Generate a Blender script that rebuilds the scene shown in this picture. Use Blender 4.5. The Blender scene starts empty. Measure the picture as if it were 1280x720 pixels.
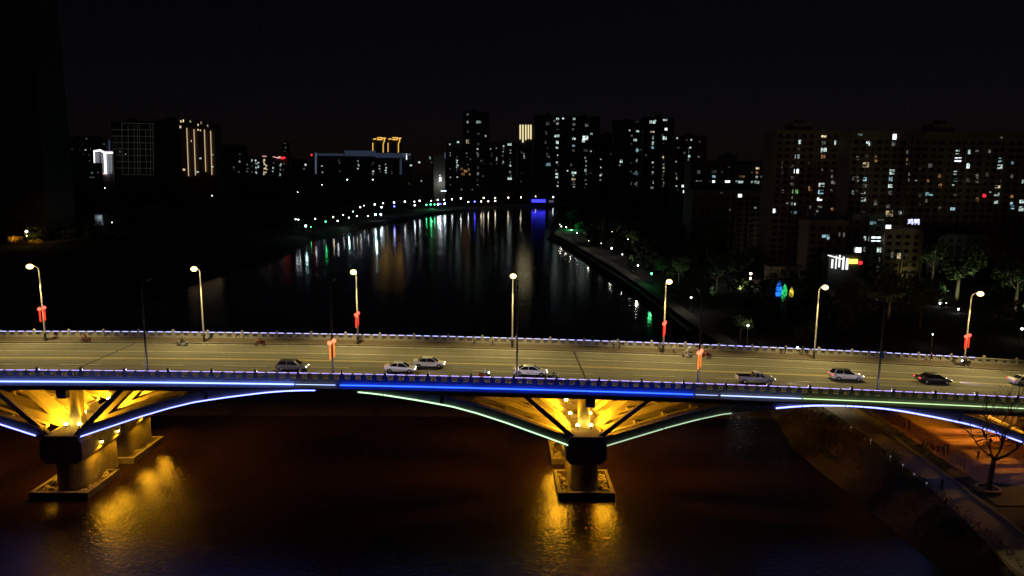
import bpy, bmesh, math, random
import numpy as np
from mathutils import Vector, Matrix
R = math.radians
random.seed(7)
sc = bpy.context.scene
COL = sc.collection

# ------------------------------------------------------------------ camera
FPX, PITCH, ROLL, YAW, CZ = 853.0, 0.151, 0.0085, 0.018, 43.12
_fw = np.array([math.sin(YAW)*math.cos(PITCH), math.cos(YAW)*math.cos(PITCH), -math.sin(PITCH)])
_rt = np.array([math.cos(YAW), -math.sin(YAW), 0.0]); _up = np.cross(_rt, _fw)
_r = math.cos(ROLL)*_rt + math.sin(ROLL)*_up
_u = -math.sin(ROLL)*_rt + math.cos(ROLL)*_up
CAMO = np.array([0, 0, CZ])
cam = bpy.data.cameras.new('camera'); camo = bpy.data.objects.new('camera', cam); COL.objects.link(camo)
M = Matrix(((_r[0], _u[0], -_fw[0], 0), (_r[1], _u[1], -_fw[1], 0), (_r[2], _u[2], -_fw[2], CZ), (0, 0, 0, 1)))
camo.matrix_world = M
cam.sensor_width = 36; cam.lens = 36*FPX/1280; cam.clip_start = 0.5; cam.clip_end = 20000
sc.camera = camo

def ray(x, y): return _fw + _r*(x-640)/FPX + _u*(360-y)/FPX
def atY(x, y, Y):
    d = ray(x, y); return CAMO + d*(Y/d[1])
def atZ(x, y, z):
    d = ray(x, y); return CAMO + d*((z-CZ)/d[2])
def deck(X): return 15.9 - 2.34*X/100 - 1.74*(X/100)**2
def onDeck(x, y):
    z = 15.9
    for _ in range(7):
        P = atZ(x, y, z); z = deck(P[0])
    return P

# ------------------------------------------------------------------ world, moon, exposure
w = bpy.data.worlds.new('World'); sc.world = w; w.use_nodes = True
nt = w.node_tree; nt.nodes.clear()
wo = nt.nodes.new('ShaderNodeOutputWorld'); bg = nt.nodes.new('ShaderNodeBackground')
sky = nt.nodes.new('ShaderNodeTexSky'); sky.sky_type = 'NISHITA'; sky.sun_disc = False
sky.sun_elevation = R(12.0); sky.sun_rotation = R(200); sky.altitude = 0
sky.air_density = 1.0; sky.dust_density = 1.0; sky.ozone_density = 1.5
tint = nt.nodes.new('ShaderNodeMixRGB'); tint.blend_type = 'MULTIPLY'; tint.inputs['Fac'].default_value = 1; tint.inputs['Color2'].default_value = (1, .62, .85, 1)
nt.links.new(sky.outputs[0], tint.inputs['Color1']); nt.links.new(tint.outputs[0], bg.inputs[0]); nt.links.new(bg.outputs[0], wo.inputs[0])
bg.inputs[1].default_value = 0.00068
moon = bpy.data.lights.new('moon', 'SUN'); moon.energy = 0.002; moon.angle = R(0.5); moon.color = (0.8, 0.88, 1)
mo = bpy.data.objects.new('moon', moon); mo.rotation_euler = (R(48), 0, R(200)); COL.objects.link(mo)
sc.view_settings.view_transform = 'Standard'; sc.view_settings.look = 'None'
sc.view_settings.gamma = 1; sc.view_settings.exposure = 0; sc.view_settings.use_curve_mapping = False
sc.render.engine = 'CYCLES'
sc.cycles.use_denoising = True
try: sc.cycles.denoiser = 'OPENIMAGEDENOISE'
except Exception: pass
sc.cycles.max_bounces = 5; sc.cycles.diffuse_bounces = 2; sc.cycles.glossy_bounces = 3
sc.cycles.sample_clamp_indirect = 6; sc.cycles.sample_clamp_direct = 0
sc.cycles.caustics_reflective = False; sc.cycles.caustics_refractive = False

# ------------------------------------------------------------------ materials
def mat(name, col, rough=0.7, metal=0.0, var=0.0, scale=1.0, bump=0.0, bscale=None, stain=None, spec=0.5, coat=0.0):
    m = bpy.data.materials.new(name); m.use_nodes = True; t = m.node_tree; b = t.nodes['Principled BSDF']
    b.inputs['Base Color'].default_value = (*col, 1); b.inputs['Roughness'].default_value = rough
    b.inputs['Metallic'].default_value = metal; b.inputs['Specular IOR Level'].default_value = spec
    b.inputs['Coat Weight'].default_value = coat
    if var or bump or stain:
        tc = t.nodes.new('ShaderNodeTexCoord')
        n = t.nodes.new('ShaderNodeTexNoise'); n.inputs['Scale'].default_value = scale; n.inputs['Detail'].default_value = 8
        n.inputs['Roughness'].default_value = 0.65
        t.links.new(tc.outputs['Object'], n.inputs['Vector'])
        if var:
            cr = t.nodes.new('ShaderNodeValToRGB')
            cr.color_ramp.elements[0].position = 0.3; cr.color_ramp.elements[1].position = 0.7
            cr.color_ramp.elements[0].color = (*[c*(1-var) for c in col], 1)
            cr.color_ramp.elements[1].color = (*[min(1, c*(1+var)) for c in col], 1)
            t.links.new(n.outputs['Fac'], cr.inputs['Fac'])
            out = cr.outputs['Color']
            if stain:
                n2 = t.nodes.new('ShaderNodeTexNoise'); n2.inputs['Scale'].default_value = scale*0.17; n2.inputs['Detail'].default_value = 5
                t.links.new(tc.outputs['Object'], n2.inputs['Vector'])
                r2 = t.nodes.new('ShaderNodeValToRGB'); r2.color_ramp.elements[0].position = 0.48; r2.color_ramp.elements[1].position = 0.62
                t.links.new(n2.outputs['Fac'], r2.inputs['Fac'])
                mx = t.nodes.new('ShaderNodeMixRGB'); mx.inputs['Color2'].default_value = (*stain, 1)
                t.links.new(r2.outputs['Color'], mx.inputs['Fac']); t.links.new(out, mx.inputs['Color1']); out = mx.outputs['Color']
            t.links.new(out, b.inputs['Base Color'])
        if bump:
            n3 = t.nodes.new('ShaderNodeTexNoise'); n3.inputs['Scale'].default_value = bscale or scale*4; n3.inputs['Detail'].default_value = 6
            t.links.new(tc.outputs['Object'], n3.inputs['Vector'])
            bp = t.nodes.new('ShaderNodeBump'); bp.inputs['Strength'].default_value = bump; bp.inputs['Distance'].default_value = 0.1
            t.links.new(n3.outputs['Fac'], bp.inputs['Height']); t.links.new(bp.outputs['Normal'], b.inputs['Normal'])
    return m

def emit(name, col, strength=1.0, sample=True, vary=0.0, noise=0.0):
    m = bpy.data.materials.new(name); m.use_nodes = True; t = m.node_tree; t.nodes.clear()
    o = t.nodes.new('ShaderNodeOutputMaterial'); e = t.nodes.new('ShaderNodeEmission')
    e.inputs[0].default_value = (*col, 1); e.inputs[1].default_value = strength
    t.links.new(e.outputs[0], o.inputs[0])
    fac = None
    if vary:
        oi = t.nodes.new('ShaderNodeObjectInfo'); mr = t.nodes.new('ShaderNodeMapRange')
        mr.inputs['To Min'].default_value = strength*(1-vary); mr.inputs['To Max'].default_value = strength*(1+vary)
        t.links.new(oi.outputs['Random'], mr.inputs['Value']); fac = mr.outputs[0]
    if noise:
        tc = t.nodes.new('ShaderNodeTexCoord'); n = t.nodes.new('ShaderNodeTexNoise'); n.inputs['Scale'].default_value = noise; n.inputs['Detail'].default_value = 2
        oi2 = t.nodes.new('ShaderNodeObjectInfo'); ad = t.nodes.new('ShaderNodeVectorMath'); ad.operation = 'ADD'
        t.links.new(tc.outputs['Object'], ad.inputs[0]); t.links.new(oi2.outputs['Location'], ad.inputs[1]); t.links.new(ad.outputs[0], n.inputs['Vector'])
        r = t.nodes.new('ShaderNodeMapRange'); r.inputs['From Min'].default_value = 0.38; r.inputs['From Max'].default_value = 0.62
        r.inputs['To Min'].default_value = 0.12; r.inputs['To Max'].default_value = 1.3
        t.links.new(n.outputs['Fac'], r.inputs['Value'])
        mu = t.nodes.new('ShaderNodeMath'); mu.operation = 'MULTIPLY'; mu.inputs[1].default_value = strength
        t.links.new(r.outputs[0], mu.inputs[0])
        if fac is not None: t.links.new(fac, mu.inputs[1])
        fac = mu.outputs[0]
    if fac is not None: t.links.new(fac, e.inputs[1])
    m.cycles.emission_sampling = 'AUTO' if sample else 'NONE'
    return m

MT = {}
MT['concrete'] = mat('concrete', (0.34, 0.31, 0.27), 0.85, var=0.18, scale=0.7, bump=0.25, bscale=4, stain=(0.24, 0.21, 0.18))
MT['concrete_dark'] = mat('weathered_concrete', (0.2, 0.18, 0.16), 0.9, var=0.3, scale=0.9, bump=0.4, bscale=3, stain=(0.1, 0.09, 0.08))
MT['front_concrete'] = mat('shaded_concrete', (0.11, 0.1, 0.09), 0.9, var=0.3, scale=0.9, bump=0.3, bscale=3)  # shade of the front faces put into a darker copy of the concrete
MT['asphalt'] = mat('asphalt', (0.16, 0.152, 0.135), 0.85, var=0.12, scale=0.8, bump=0.15, bscale=30, stain=(0.135, 0.13, 0.118))
MT['line_white'] = mat('worn_white_paint', (0.5, 0.48, 0.42), 0.7, var=0.45, scale=2.5)
MT['line_yellow'] = mat('worn_yellow_paint', (0.6, 0.5, 0.24), 0.7, var=0.3, scale=2.5)
def tracks(m):
    t = m.node_tree; b = t.nodes['Principled BSDF']; src = b.inputs['Base Color'].links[0].from_socket
    tc = t.nodes.new('ShaderNodeTexCoord'); mp = t.nodes.new('ShaderNodeMapping'); mp.inputs['Scale'].default_value = (.02, 1.1, 1)
    n = t.nodes.new('ShaderNodeTexNoise'); n.inputs['Scale'].default_value = 1.0; n.inputs['Detail'].default_value = 5
    r_ = t.nodes.new('ShaderNodeMapRange'); r_.inputs['From Min'].default_value = .35; r_.inputs['From Max'].default_value = .65; r_.inputs['To Min'].default_value = .68; r_.inputs['To Max'].default_value = 1.2
    mx = t.nodes.new('ShaderNodeVectorMath'); mx.operation = 'SCALE'
    t.links.new(tc.outputs['Object'], mp.inputs[0]); t.links.new(mp.outputs[0], n.inputs['Vector']); t.links.new(n.outputs['Fac'], r_.inputs['Value'])
    t.links.new(src, mx.inputs[0]); t.links.new(r_.outputs[0], mx.inputs['Scale']); t.links.new(mx.outputs[0], b.inputs['Base Color'])
tracks(MT['asphalt'])
MT['mud'] = mat('wet_mud', (0.05, 0.04, 0.03), 0.7, var=0.5, scale=1.2, bump=0.6)
MT['joint'] = mat('joint_rubber', (0.025, 0.024, 0.022), 0.8)
MT['paver'] = mat('sidewalk_paver', (0.1, 0.078, 0.062), 0.85, var=0.25, scale=3, bump=0.2, bscale=12)
MT['kerb'] = mat('kerb_stone', (0.2, 0.19, 0.17), 0.85, var=0.2, scale=3)
MT['stone'] = mat('rail_stone', (0.36, 0.34, 0.31), 0.8, var=0.15, scale=3, bump=0.2, bscale=10)
MT['steel'] = mat('galvanised_steel', (0.5, 0.49, 0.46), 0.5, 0.35, var=0.1, scale=4)
MT['darksteel'] = mat('dark_steel', (0.06, 0.06, 0.06), 0.55, 0.4)
MT['blackpaint'] = mat('black_paint', (0.02, 0.02, 0.02), 0.4)
MT['bark'] = mat('bark', (0.11, 0.08, 0.06), 0.9, var=0.4, scale=6, bump=0.6, bscale=14)
MT['leaf'] = mat('leaf_green', (0.06, 0.1, 0.03), 0.6, var=0.5, scale=0.9)
MT['leaf2'] = mat('leaf_deep', (0.045, 0.07, 0.028), 0.6, var=0.5, scale=0.8)
MT['rock'] = mat('broken_rock', (0.3, 0.27, 0.23), 0.9, var=0.35, scale=1.5, bump=0.5, bscale=6)
MT['ground'] = mat('bank_soil', (0.05, 0.034, 0.022), 0.95, var=0.55, scale=0.5, bump=0.8, bscale=2.2, stain=(0.022, 0.026, 0.013))
MT['path'] = mat('path_paving', (0.2, 0.17, 0.15), 0.85, var=0.15, scale=1.2, bump=0.2, bscale=8)
MT['plaza'] = mat('plaza_paving', (0.34, 0.18, 0.1), 0.85, var=0.3, scale=0.5, bump=0.25, bscale=5, stain=(0.17, 0.11, 0.08))
MT['wallA'] = mat('grey_facade', (0.2, 0.19, 0.18), 0.85, var=0.12, scale=0.2)
MT['wallB'] = mat('brown_facade', (0.21, 0.15, 0.12), 0.85, var=0.12, scale=0.2)
MT['wallC'] = mat('dark_facade', (0.09, 0.09, 0.1), 0.7, var=0.12, scale=0.2)
MT['wallD'] = mat('pale_facade', (0.42, 0.4, 0.36), 0.85, var=0.1, scale=0.2)
MT['glass'] = mat('dark_glazing', (0.02, 0.022, 0.025), 0.12)
MT['tyre'] = mat('tyre', (0.018, 0.018, 0.018), 0.85)
MT['rim'] = mat('alloy_rim', (0.45, 0.45, 0.45), 0.35, 0.8)
MT['cglass'] = mat('car_glass', (0.012, 0.013, 0.015), 0.08)
for k, c in dict(white=(0.82, 0.81, 0.78), silver=(0.3, 0.3, 0.31), grey=(0.1, 0.1, 0.105), black=(0.012, 0.012, 0.014), slate=(0.16, 0.155, 0.19), red=(0.3, 0.03, 0.025)).items():
    MT['paint_'+k] = mat('car_paint_'+k, c, 0.32, 0.0, coat=0.6)
# lights
AMBER = (1.0, 0.42, 0.01)
MT['e_lamp'] = emit('street_lamp_glow', (1.0, 0.72, 0.22), 5.5, False)
MT['e_flood'] = emit('flood_glow', (1.0, 0.62, 0.08), 70)
MT['e_lantern'] = emit('lantern_red', (1.0, 0.07, 0.04), 4.5)
MT['e_tassel'] = emit('lantern_tassel', (1.0, 0.045, 0.02), 1.7)
MT['e_tassel_warm'] = emit('lantern_tassel_orange', (1.0, 0.2, 0.03), 1.5)
MT['e_lantern_warm'] = emit('lantern_orange', (1.0, 0.13, 0.06), 4)
MT['led_near'] = emit('led_lavender', (0.45, 0.34, 1.0), 1.7)
MT['led_fill'] = emit('led_road_fill', (0.95, 0.82, 1.0), 105)  # strong glow added to brighten the near sides of the cars
MT['led_far'] = emit('led_periwinkle', (0.42, 0.44, 1.0), 2.6)
MT['led_whiteblue'] = emit('led_whiteblue', (0.15, 0.23, 1.0), 5.5)
MT['led_blue'] = emit('led_blue', (0.01, 0.045, 1.0), 7.5)
MT['led_thin'] = emit('led_bluewhite', (0.4, 0.5, 1.0), 2.5)
MT['led_lime'] = emit('led_limewhite', (0.58, 0.85, 0.4), 1.5)
MT['led_green'] = emit('led_greenwhite', (0.5, 0.9, 0.5), 1.9)
MT['led_pale'] = emit('led_palegreen', (0.55, 0.8, 0.5), 1.0)
MT['led_arch'] = emit('led_archwhite', (0.17, 0.21, 1.0), 6)
MT['w_white'] = emit('window_white', (0.75, 0.95, 0.9), 0.8, False, 0.7, 2.4)
MT['w_cool'] = emit('window_cool', (0.4, 0.7, 0.8), 0.55, False, 0.7, 2.4)
MT['w_warm'] = emit('window_warm', (1.0, 0.8, 0.45), 0.9, False, 0.7, 2.4)
MT['w_amber'] = emit('window_amber', (0.5, 0.25, 0.1), 0.5, False, 0.5, 2.4)
MT['w_green'] = emit('window_green', (0.25, 0.6, 0.2), 0.8, False, 0.2, 2.4)
MT['w_dim'] = emit('window_dim', (0.4, 0.4, 0.35), 0.25, False, 0.8, 2.4)
MT['w_bright'] = emit('window_bright', (0.85, 0.95, 1.0), 2.0, False)
MT['e_red'] = emit('sign_red', (1.0, 0.03, 0.05), 1.5, False)
MT['e_pink'] = emit('sign_pink', (1.0, 0.5, 0.5), 0.9, False)
MT['e_gold'] = emit('crown_gold', (1.0, 0.55, 0.1), 1.05, False)
MT['e_goldpale'] = emit('strip_gold', (1.0, 0.72, 0.42), .75, False)
MT['e_goldbar'] = emit('bar_gold', (1.0, 0.85, 0.45), 1.0, False)
MT['e_hotel'] = emit('hotel_white', (1.0, 0.9, 1.0), 2.0, False)
MT['e_hoteldim'] = emit('hotel_grid', (0.5, 0.55, 0.62), 0.5, False)
MT['e_grid'] = emit('grid_outline', (0.6, 0.6, 0.42), 0.032, False)
MT['e_bluewash'] = emit('roof_blue', (0.25, 0.33, 0.6), 0.09, False)
MT['e_bluepale'] = emit('edge_blue', (0.35, 0.4, 0.62), 0.2, False)
MT['e_sign'] = emit('sign_bluewhite', (0.55, 0.55, 1.0), 2.2, False)
MT['e_shop'] = emit('shop_white', (0.95, 1.0, 0.95), 1.5, True)
MT['e_yellow'] = emit('shop_yellow', (1.0, 0.8, 0.1), 2.5, True)
MT['s_white'] = emit('shore_white', (0.85, 0.95, 1.0), 14)
MT['s_warm'] = emit('shore_warm', (1.0, 0.85, 0.6), 11)
MT['s_cyan'] = emit('shore_cyan', (0.6, 0.95, 1.0), 26)
MT['s_green'] = emit('shore_green', (0.05, 1.0, 0.28), 16)
MT['s_blue'] = emit('shore_blue', (0.06, 0.06, 1.0), 20)
MT['s_bluestrip'] = emit('shore_bluestrip', (0.04, 0.04, 1.0), 2.2)
MT['e_head'] = emit('headlight_glow', (1.0, 0.93, 0.8), 12, False)
MT['e_headw'] = emit('headlight_white', (0.9, 0.96, 1.0), 14, False)
MT['e_tail'] = emit('taillight_glow', (1.0, 0.06, 0.08), 2.2, False)
MT['c_tail'] = mat('taillight_red', (0.35, 0.02, 0.02), 0.3)
MT['c_head'] = mat('headlight_clear', (0.6, 0.6, 0.58), 0.15)
for k, c, s in (('blue', (0.02, 0.2, 1.0), 1.3), ('green', (0.04, 0.8, 0.2), 0.8), ('yellow', (1.0, 0.75, 0.05), 1.0)):
    MT['sc_'+k] = emit('sculpture_'+k, c, s, True, 0, 0.8)

def water_mat():
    m = bpy.data.materials.new('river_water'); m.use_nodes = True; t = m.node_tree; b = t.nodes['Principled BSDF']
    b.inputs['Base Color'].default_value = (0.023, 0.0105, 0.0075, 1); b.inputs['IOR'].default_value = 1.33
    b.inputs['Roughness'].default_value = 0.08
    tc = t.nodes.new('ShaderNodeTexCoord')
    mp = t.nodes.new('ShaderNodeMapping'); mp.inputs['Scale'].default_value = (1, 0.8, 1); mp.inputs['Rotation'].default_value = (0, 0, R(18))
    t.links.new(tc.outputs['Object'], mp.inputs['Vector'])
    n1 = t.nodes.new('ShaderNodeTexNoise'); n1.inputs['Scale'].default_value = 2.3; n1.inputs['Detail'].default_value = 5; n1.inputs['Roughness'].default_value = 0.55
    n2 = t.nodes.new('ShaderNodeTexNoise'); n2.inputs['Scale'].default_value = 0.25; n2.inputs['Detail'].default_value = 3
    for n in (n1, n2): t.links.new(mp.outputs[0], n.inputs['Vector'])
    # calm and ruffled bands of the surface
    mp3 = t.nodes.new('ShaderNodeMapping'); mp3.inputs['Scale'].default_value = (0.004, 0.022, 1)
    t.links.new(tc.outputs['Object'], mp3.inputs['Vector'])
    n3 = t.nodes.new('ShaderNodeTexNoise'); n3.inputs['Scale'].default_value = 1.0; n3.inputs['Detail'].default_value = 3
    t.links.new(mp3.outputs[0], n3.inputs['Vector'])
    mr = t.nodes.new('ShaderNodeMapRange'); mr.inputs['From Min'].default_value = 0.4; mr.inputs['From Max'].default_value = 0.6
    mr.inputs['To Min'].default_value = 0.75; mr.inputs['To Max'].default_value = 1.1
    t.links.new(n3.outputs['Fac'], mr.inputs['Value'])
    b1 = t.nodes.new('ShaderNodeBump'); b1.inputs['Distance'].default_value = 0.085
    b2 = t.nodes.new('ShaderNodeBump'); b2.inputs['Distance'].default_value = 0.1; b2.inputs['Strength'].default_value = 0.35
    sx = t.nodes.new('ShaderNodeSeparateXYZ'); t.links.new(tc.outputs['Object'], sx.inputs[0])
    my = t.nodes.new('ShaderNodeMapRange'); my.inputs['From Min'].default_value = 112; my.inputs['From Max'].default_value = 190
    my.inputs['To Min'].default_value = 1.0; my.inputs['To Max'].default_value = 0.22
    t.links.new(sx.outputs[1], my.inputs['Value'])
    mm = t.nodes.new('ShaderNodeMath'); mm.operation = 'MULTIPLY'; t.links.new(mr.outputs[0], mm.inputs[0]); t.links.new(my.outputs[0], mm.inputs[1])
    t.links.new(mm.outputs[0], b1.inputs['Strength'])
    t.links.new(n1.outputs['Fac'], b1.inputs['Height']); t.links.new(n2.outputs['Fac'], b2.inputs['Height'])
    t.links.new(b2.outputs[0], b1.inputs['Normal']); t.links.new(b1.outputs[0], b.inputs['Normal'])
    return m
MT['water'] = water_mat()

# ------------------------------------------------------------------ builders
WL = {}     # world location of things, for children in local coordinates
class MB:
    def __init__(s): s.v = []; s.f = []
    def add(s, vs, fs):
        o = len(s.v); s.v += [tuple(map(float, p)) for p in vs]; s.f += [tuple(i+o for i in f) for f in fs]; return s
    def box(s, x0, x1, y0, y1, z0, z1):
        return s.add([(x0,y0,z0),(x1,y0,z0),(x1,y1,z0),(x0,y1,z0),(x0,y0,z1),(x1,y0,z1),(x1,y1,z1),(x0,y1,z1)],
                     [(0,3,2,1),(4,5,6,7),(0,1,5,4),(1,2,6,5),(2,3,7,6),(3,0,4,7)])
    def prism(s, pts, y0, y1):       # polygon in XZ swept along Y
        n = len(pts)
        return s.add([(x,y0,z) for x,z in pts]+[(x,y1,z) for x,z in pts],
                     [tuple(range(n)), tuple(range(2*n-1, n-1, -1))]+[(i,i+n,(i+1)%n+n,(i+1)%n) for i in range(n)])
    def prismz(s, pts, z0, z1):      # polygon in XY swept along Z
        n = len(pts)
        return s.add([(x,y,z0) for x,y in pts]+[(x,y,z1) for x,y in pts],
                     [tuple(range(n-1,-1,-1)), tuple(range(n, 2*n))]+[(i,(i+1)%n,(i+1)%n+n,i+n) for i in range(n)])
    def strip(s, top, bot, y0, y1):  # ribbon solid: list of (x,ztop,zbot)
        n = len(top); vs = []
        for (x, zt), (xb, zb) in zip(top, bot): vs += [(x,y0,zt),(x,y1,zt),(xb,y1,zb),(xb,y0,zb)]
        fs = [(0,1,2,3), (4*n-1,4*n-2,4*n-3,4*n-4)]
        for i in range(n-1):
            a = 4*i; b = a+4
            fs += [(a,b,b+1,a+1),(a+1,b+1,b+2,a+2),(a+2,b+2,b+3,a+3),(a+3,b+3,b,a)]
        return s.add(vs, fs)
    def tube(s, pts, rs, n=8, cap=True):
        pts = [Vector(p) for p in pts]; vs = []; fs = []
        if not hasattr(rs, '__len__'): rs = [rs]*len(pts)
        for i, p in enumerate(pts):
            d = (pts[min(i+1, len(pts)-1)]-pts[max(i-1, 0)]).normalized()
            a = d.cross(Vector((0,0,1)) if abs(d.z) < .9 else Vector((1,0,0))).normalized(); b = d.cross(a)
            for k in range(n):
                t = 2*math.pi*k/n; vs.append(p+(a*math.cos(t)+b*math.sin(t))*rs[i])
        for i in range(len(pts)-1):
            for k in range(n):
                fs.append((i*n+k, i*n+(k+1)%n, (i+1)*n+(k+1)%n, (i+1)*n+k))
        if cap: fs += [tuple(range(n-1,-1,-1)), tuple(range((len(pts)-1)*n, len(pts)*n))]
        return s.add(vs, fs)
    def ball(s, c, r, nu=10, nv=6, sz=1.0, sx=1.0, sy=1.0):
        vs = [(c[0],c[1],c[2]-r*sz)]; fs = []
        for j in range(1, nv):
            ph = -math.pi/2+math.pi*j/nv
            for i in range(nu):
                t = 2*math.pi*i/nu; vs.append((c[0]+r*sx*math.cos(ph)*math.cos(t), c[1]+r*sy*math.cos(ph)*math.sin(t), c[2]+r*sz*math.sin(ph)))
        vs.append((c[0],c[1],c[2]+r*sz)); L = len(vs)-1
        for i in range(nu):
            fs.append((0, 1+(i+1)%nu, 1+i)); fs.append((L, 1+(nv-2)*nu+i, 1+(nv-2)*nu+(i+1)%nu))
            for j in range(nv-2):
                a = 1+j*nu; fs.append((a+i, a+(i+1)%nu, a+nu+(i+1)%nu, a+nu+i))
        return s.add(vs, fs)
    def loft(s, rings, cap=True):
        n = len(rings[0]); vs = [p for r in rings for p in r]; fs = []
        for i in range(len(rings)-1):
            for k in range(n): fs.append((i*n+k, i*n+(k+1)%n, (i+1)*n+(k+1)%n, (i+1)*n+k))
        if cap: fs += [tuple(range(n-1,-1,-1)), tuple(range((len(rings)-1)*n, len(rings)*n))]
        return s.add(vs, fs)
    def mesh(s, name, m, smooth=False, off=(0,0,0)):
        me = bpy.data.meshes.new(name); ox, oy, oz = off
        me.from_pydata([(x-ox,y-oy,z-oz) for x,y,z in s.v], [], s.f); me.update()
        me.materials.append(MT[m] if isinstance(m, str) else m)
        bm = bmesh.new(); bm.from_mesh(me); bmesh.ops.recalc_face_normals(bm, faces=bm.faces); bm.to_mesh(me); bm.free()
        if smooth:
            me.polygons.foreach_set('use_smooth', [True]*len(me.polygons))
            try: me.set_sharp_from_angle(angle=R(40))
            except Exception: pass
        return me
    def build(s, name, m, parent=None, smooth=False, bevel=0):
        off = WL.get(parent.name, (0,0,0)) if parent else (0,0,0)
        o = bpy.data.objects.new(name, s.mesh(name, m, smooth, off)); COL.objects.link(o)
        if parent: o.parent = parent; WL[o.name] = off
        if bevel:
            b = o.modifiers.new('bevel', 'BEVEL'); b.width = bevel; b.segments = 2; b.limit_method = 'ANGLE'
        return o
def tag(o, label=None, cat=None, group=None, kind=None):
    if label: o['label'] = label
    if cat: o['category'] = cat
    if group: o['group'] = group
    if kind: o['kind'] = kind
    return o
def thing(name, label, cat, loc=(0,0,0), group=None):
    o = bpy.data.objects.new(name, None); COL.objects.link(o); o.location = loc; o.empty_display_size = 0.3
    WL[o.name] = tuple(map(float, loc)); return tag(o, label, cat, group)
def copy_tree(o, parent=None):
    c = o.copy(); COL.objects.link(c)
    if parent: c.parent = parent
    for ch in list(o.children): copy_tree(ch, c)
    return c
def structure(name, mb, m, **k):
    return tag(mb.build(name, m, **k), kind='structure')
def point(name, loc, power, col, r=0.15, parent=None):
    l = bpy.data.lights.new(name, 'POINT'); l.energy = power; l.color = col; l.shadow_soft_size = r
    o = bpy.data.objects.new(name, l); COL.objects.link(o)
    off = WL.get(parent.name, (0,0,0)) if parent else (0,0,0)
    o.location = [a-b for a, b in zip(loc, off)]
    if parent: o.parent = parent
    return o
def spot(name, loc, target, power, col, angle=140, blend=0.6, r=0.2, parent=None):
    l = bpy.data.lights.new(name, 'SPOT'); l.energy = power; l.color = col; l.shadow_soft_size = r
    l.spot_size = R(angle); l.spot_blend = blend
    o = bpy.data.objects.new(name, l); COL.objects.link(o)
    off = WL.get(parent.name, (0,0,0)) if parent else (0,0,0)
    o.rotation_euler = (Vector(target)-Vector(loc)).to_track_quat('-Z', 'Y').to_euler()
    o.location = [a-b for a, b in zip(loc, off)]
    if parent: o.parent = parent
    return o

# ------------------------------------------------------------------ terrain and river
LEFT = [(-132,-400),(-132,250),(-130,420),(-141,520),(-137,620),(-120,720),(-102,850),(-86,960),(-62,1060),(-34,1180),(40,1275),(140,1330),(420,1520)]
RIGHT = [(50,-400),(50,70),(49.2,90),(48.2,108),(51,120),(53,140),(53.5,223),(53,263),(50.8,323),(46.5,420),(43.5,499),(36,545),(44,600),(58,760),(82,1000),(130,1150),(440,1330)]
POLY = np.array(LEFT+RIGHT[::-1], float)
def river_sd(P):
    """signed distance to the river outline, positive on land"""
    d = np.full(len(P), 1e9); ins = np.zeros(len(P), bool); n = len(POLY)
    for i in range(n):
        a, b = POLY[i], POLY[(i+1) % n]; ab = b-a
        t = np.clip(((P-a)@ab)/(ab@ab), 0, 1); q = a+t[:, None]*ab
        d = np.minimum(d, np.hypot(*(P-q).T))
        c = (a[1] > P[:, 1]) != (b[1] > P[:, 1])
        xx = (b[0]-a[0])*(P[:, 1]-a[1])/((b[1]-a[1]) or 1e-9)+a[0]
        ins ^= c & (P[:, 0] < xx)
    return np.where(ins, -d, d)
GZ = 3.4
def ground_z(P):
    sd = river_sd(P); t = np.clip(sd/6.0, 0, 1); s = t*t*(3-2*t)
    rng = np.sin(P[:, 0]*0.9+np.sin(P[:, 1]*0.7)*1.3)*np.sin(P[:, 1]*0.8+P[:, 0]*0.3)
    z = np.where(sd > 0, -0.15+(GZ+0.15)*s+0.12*rng*np.clip(4*s*(1-s), 0, 1), np.maximum(-3, sd*0.4-0.15))
    return z
def gz(x, y): return float(ground_z(np.array([[x, y]], float))[0])
xs = np.concatenate([np.linspace(-7000,-500,14), np.arange(-460,-160,15), np.arange(-150,-80,3), np.arange(-80,32,8), np.arange(32,76,1.2), np.arange(76,170,6), np.arange(170,500,20), np.linspace(520,7000,14)])
ys = np.concatenate([np.arange(-400,50,15), np.arange(52,140,1.6), np.arange(140,700,5), np.arange(700,1560,10), np.linspace(1600,9000,14)])
X, Y = np.meshgrid(xs, ys); P = np.stack([X.ravel(), Y.ravel()], -1); Z = ground_z(P)
mb = MB(); nx = len(xs)
mb.v = list(zip(P[:, 0].tolist(), P[:, 1].tolist(), Z.tolist()))
mb.f = [(j*nx+i, j*nx+i+1, (j+1)*nx+i+1, (j+1)*nx+i) for j in range(len(ys)-1) for i in range(nx-1)]
structure('ground', mb, 'ground', smooth=True)
structure('river', MB().add([(-700,-380,0),(700,-380,0),(700,1600,0),(-700,1600,0)], [(0,1,2,3)]), 'water')

def ribbon(pts, half, z):
    """flat path along a polyline of (x, y), as a thin raised slab"""
    L, Rr = [], []
    for i, (x, y) in enumerate(pts):
        a = Vector(pts[max(i-1, 0)]); b = Vector(pts[min(i+1, len(pts)-1)]); d = (b-a).normalized(); n = Vector((-d.y, d.x))
        h = half[i] if hasattr(half, '__len__') else half
        L.append((x+n.x*h, y+n.y*h)); Rr.append((x-n.x*h, y-n.y*h))
    m = MB(); k = len(pts)
    vs = [(x,y,z) for x,y in L]+[(x,y,z) for x,y in Rr]+[(x,y,z-.5) for x,y in L]+[(x,y,z-.5) for x,y in Rr]
    fs = []
    for i in range(k-1):
        fs += [(i,i+1,k+i+1,k+i), (i,2*k+i,2*k+i+1,i+1), (k+i,k+i+1,3*k+i+1,3*k+i)]
    return m.add(vs, fs), L, Rr
near_path = [(57.2,40),(57.4,66),(59.2,80),(60.2,90),(61.4,104),(61,118),(60.5,140)]
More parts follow.
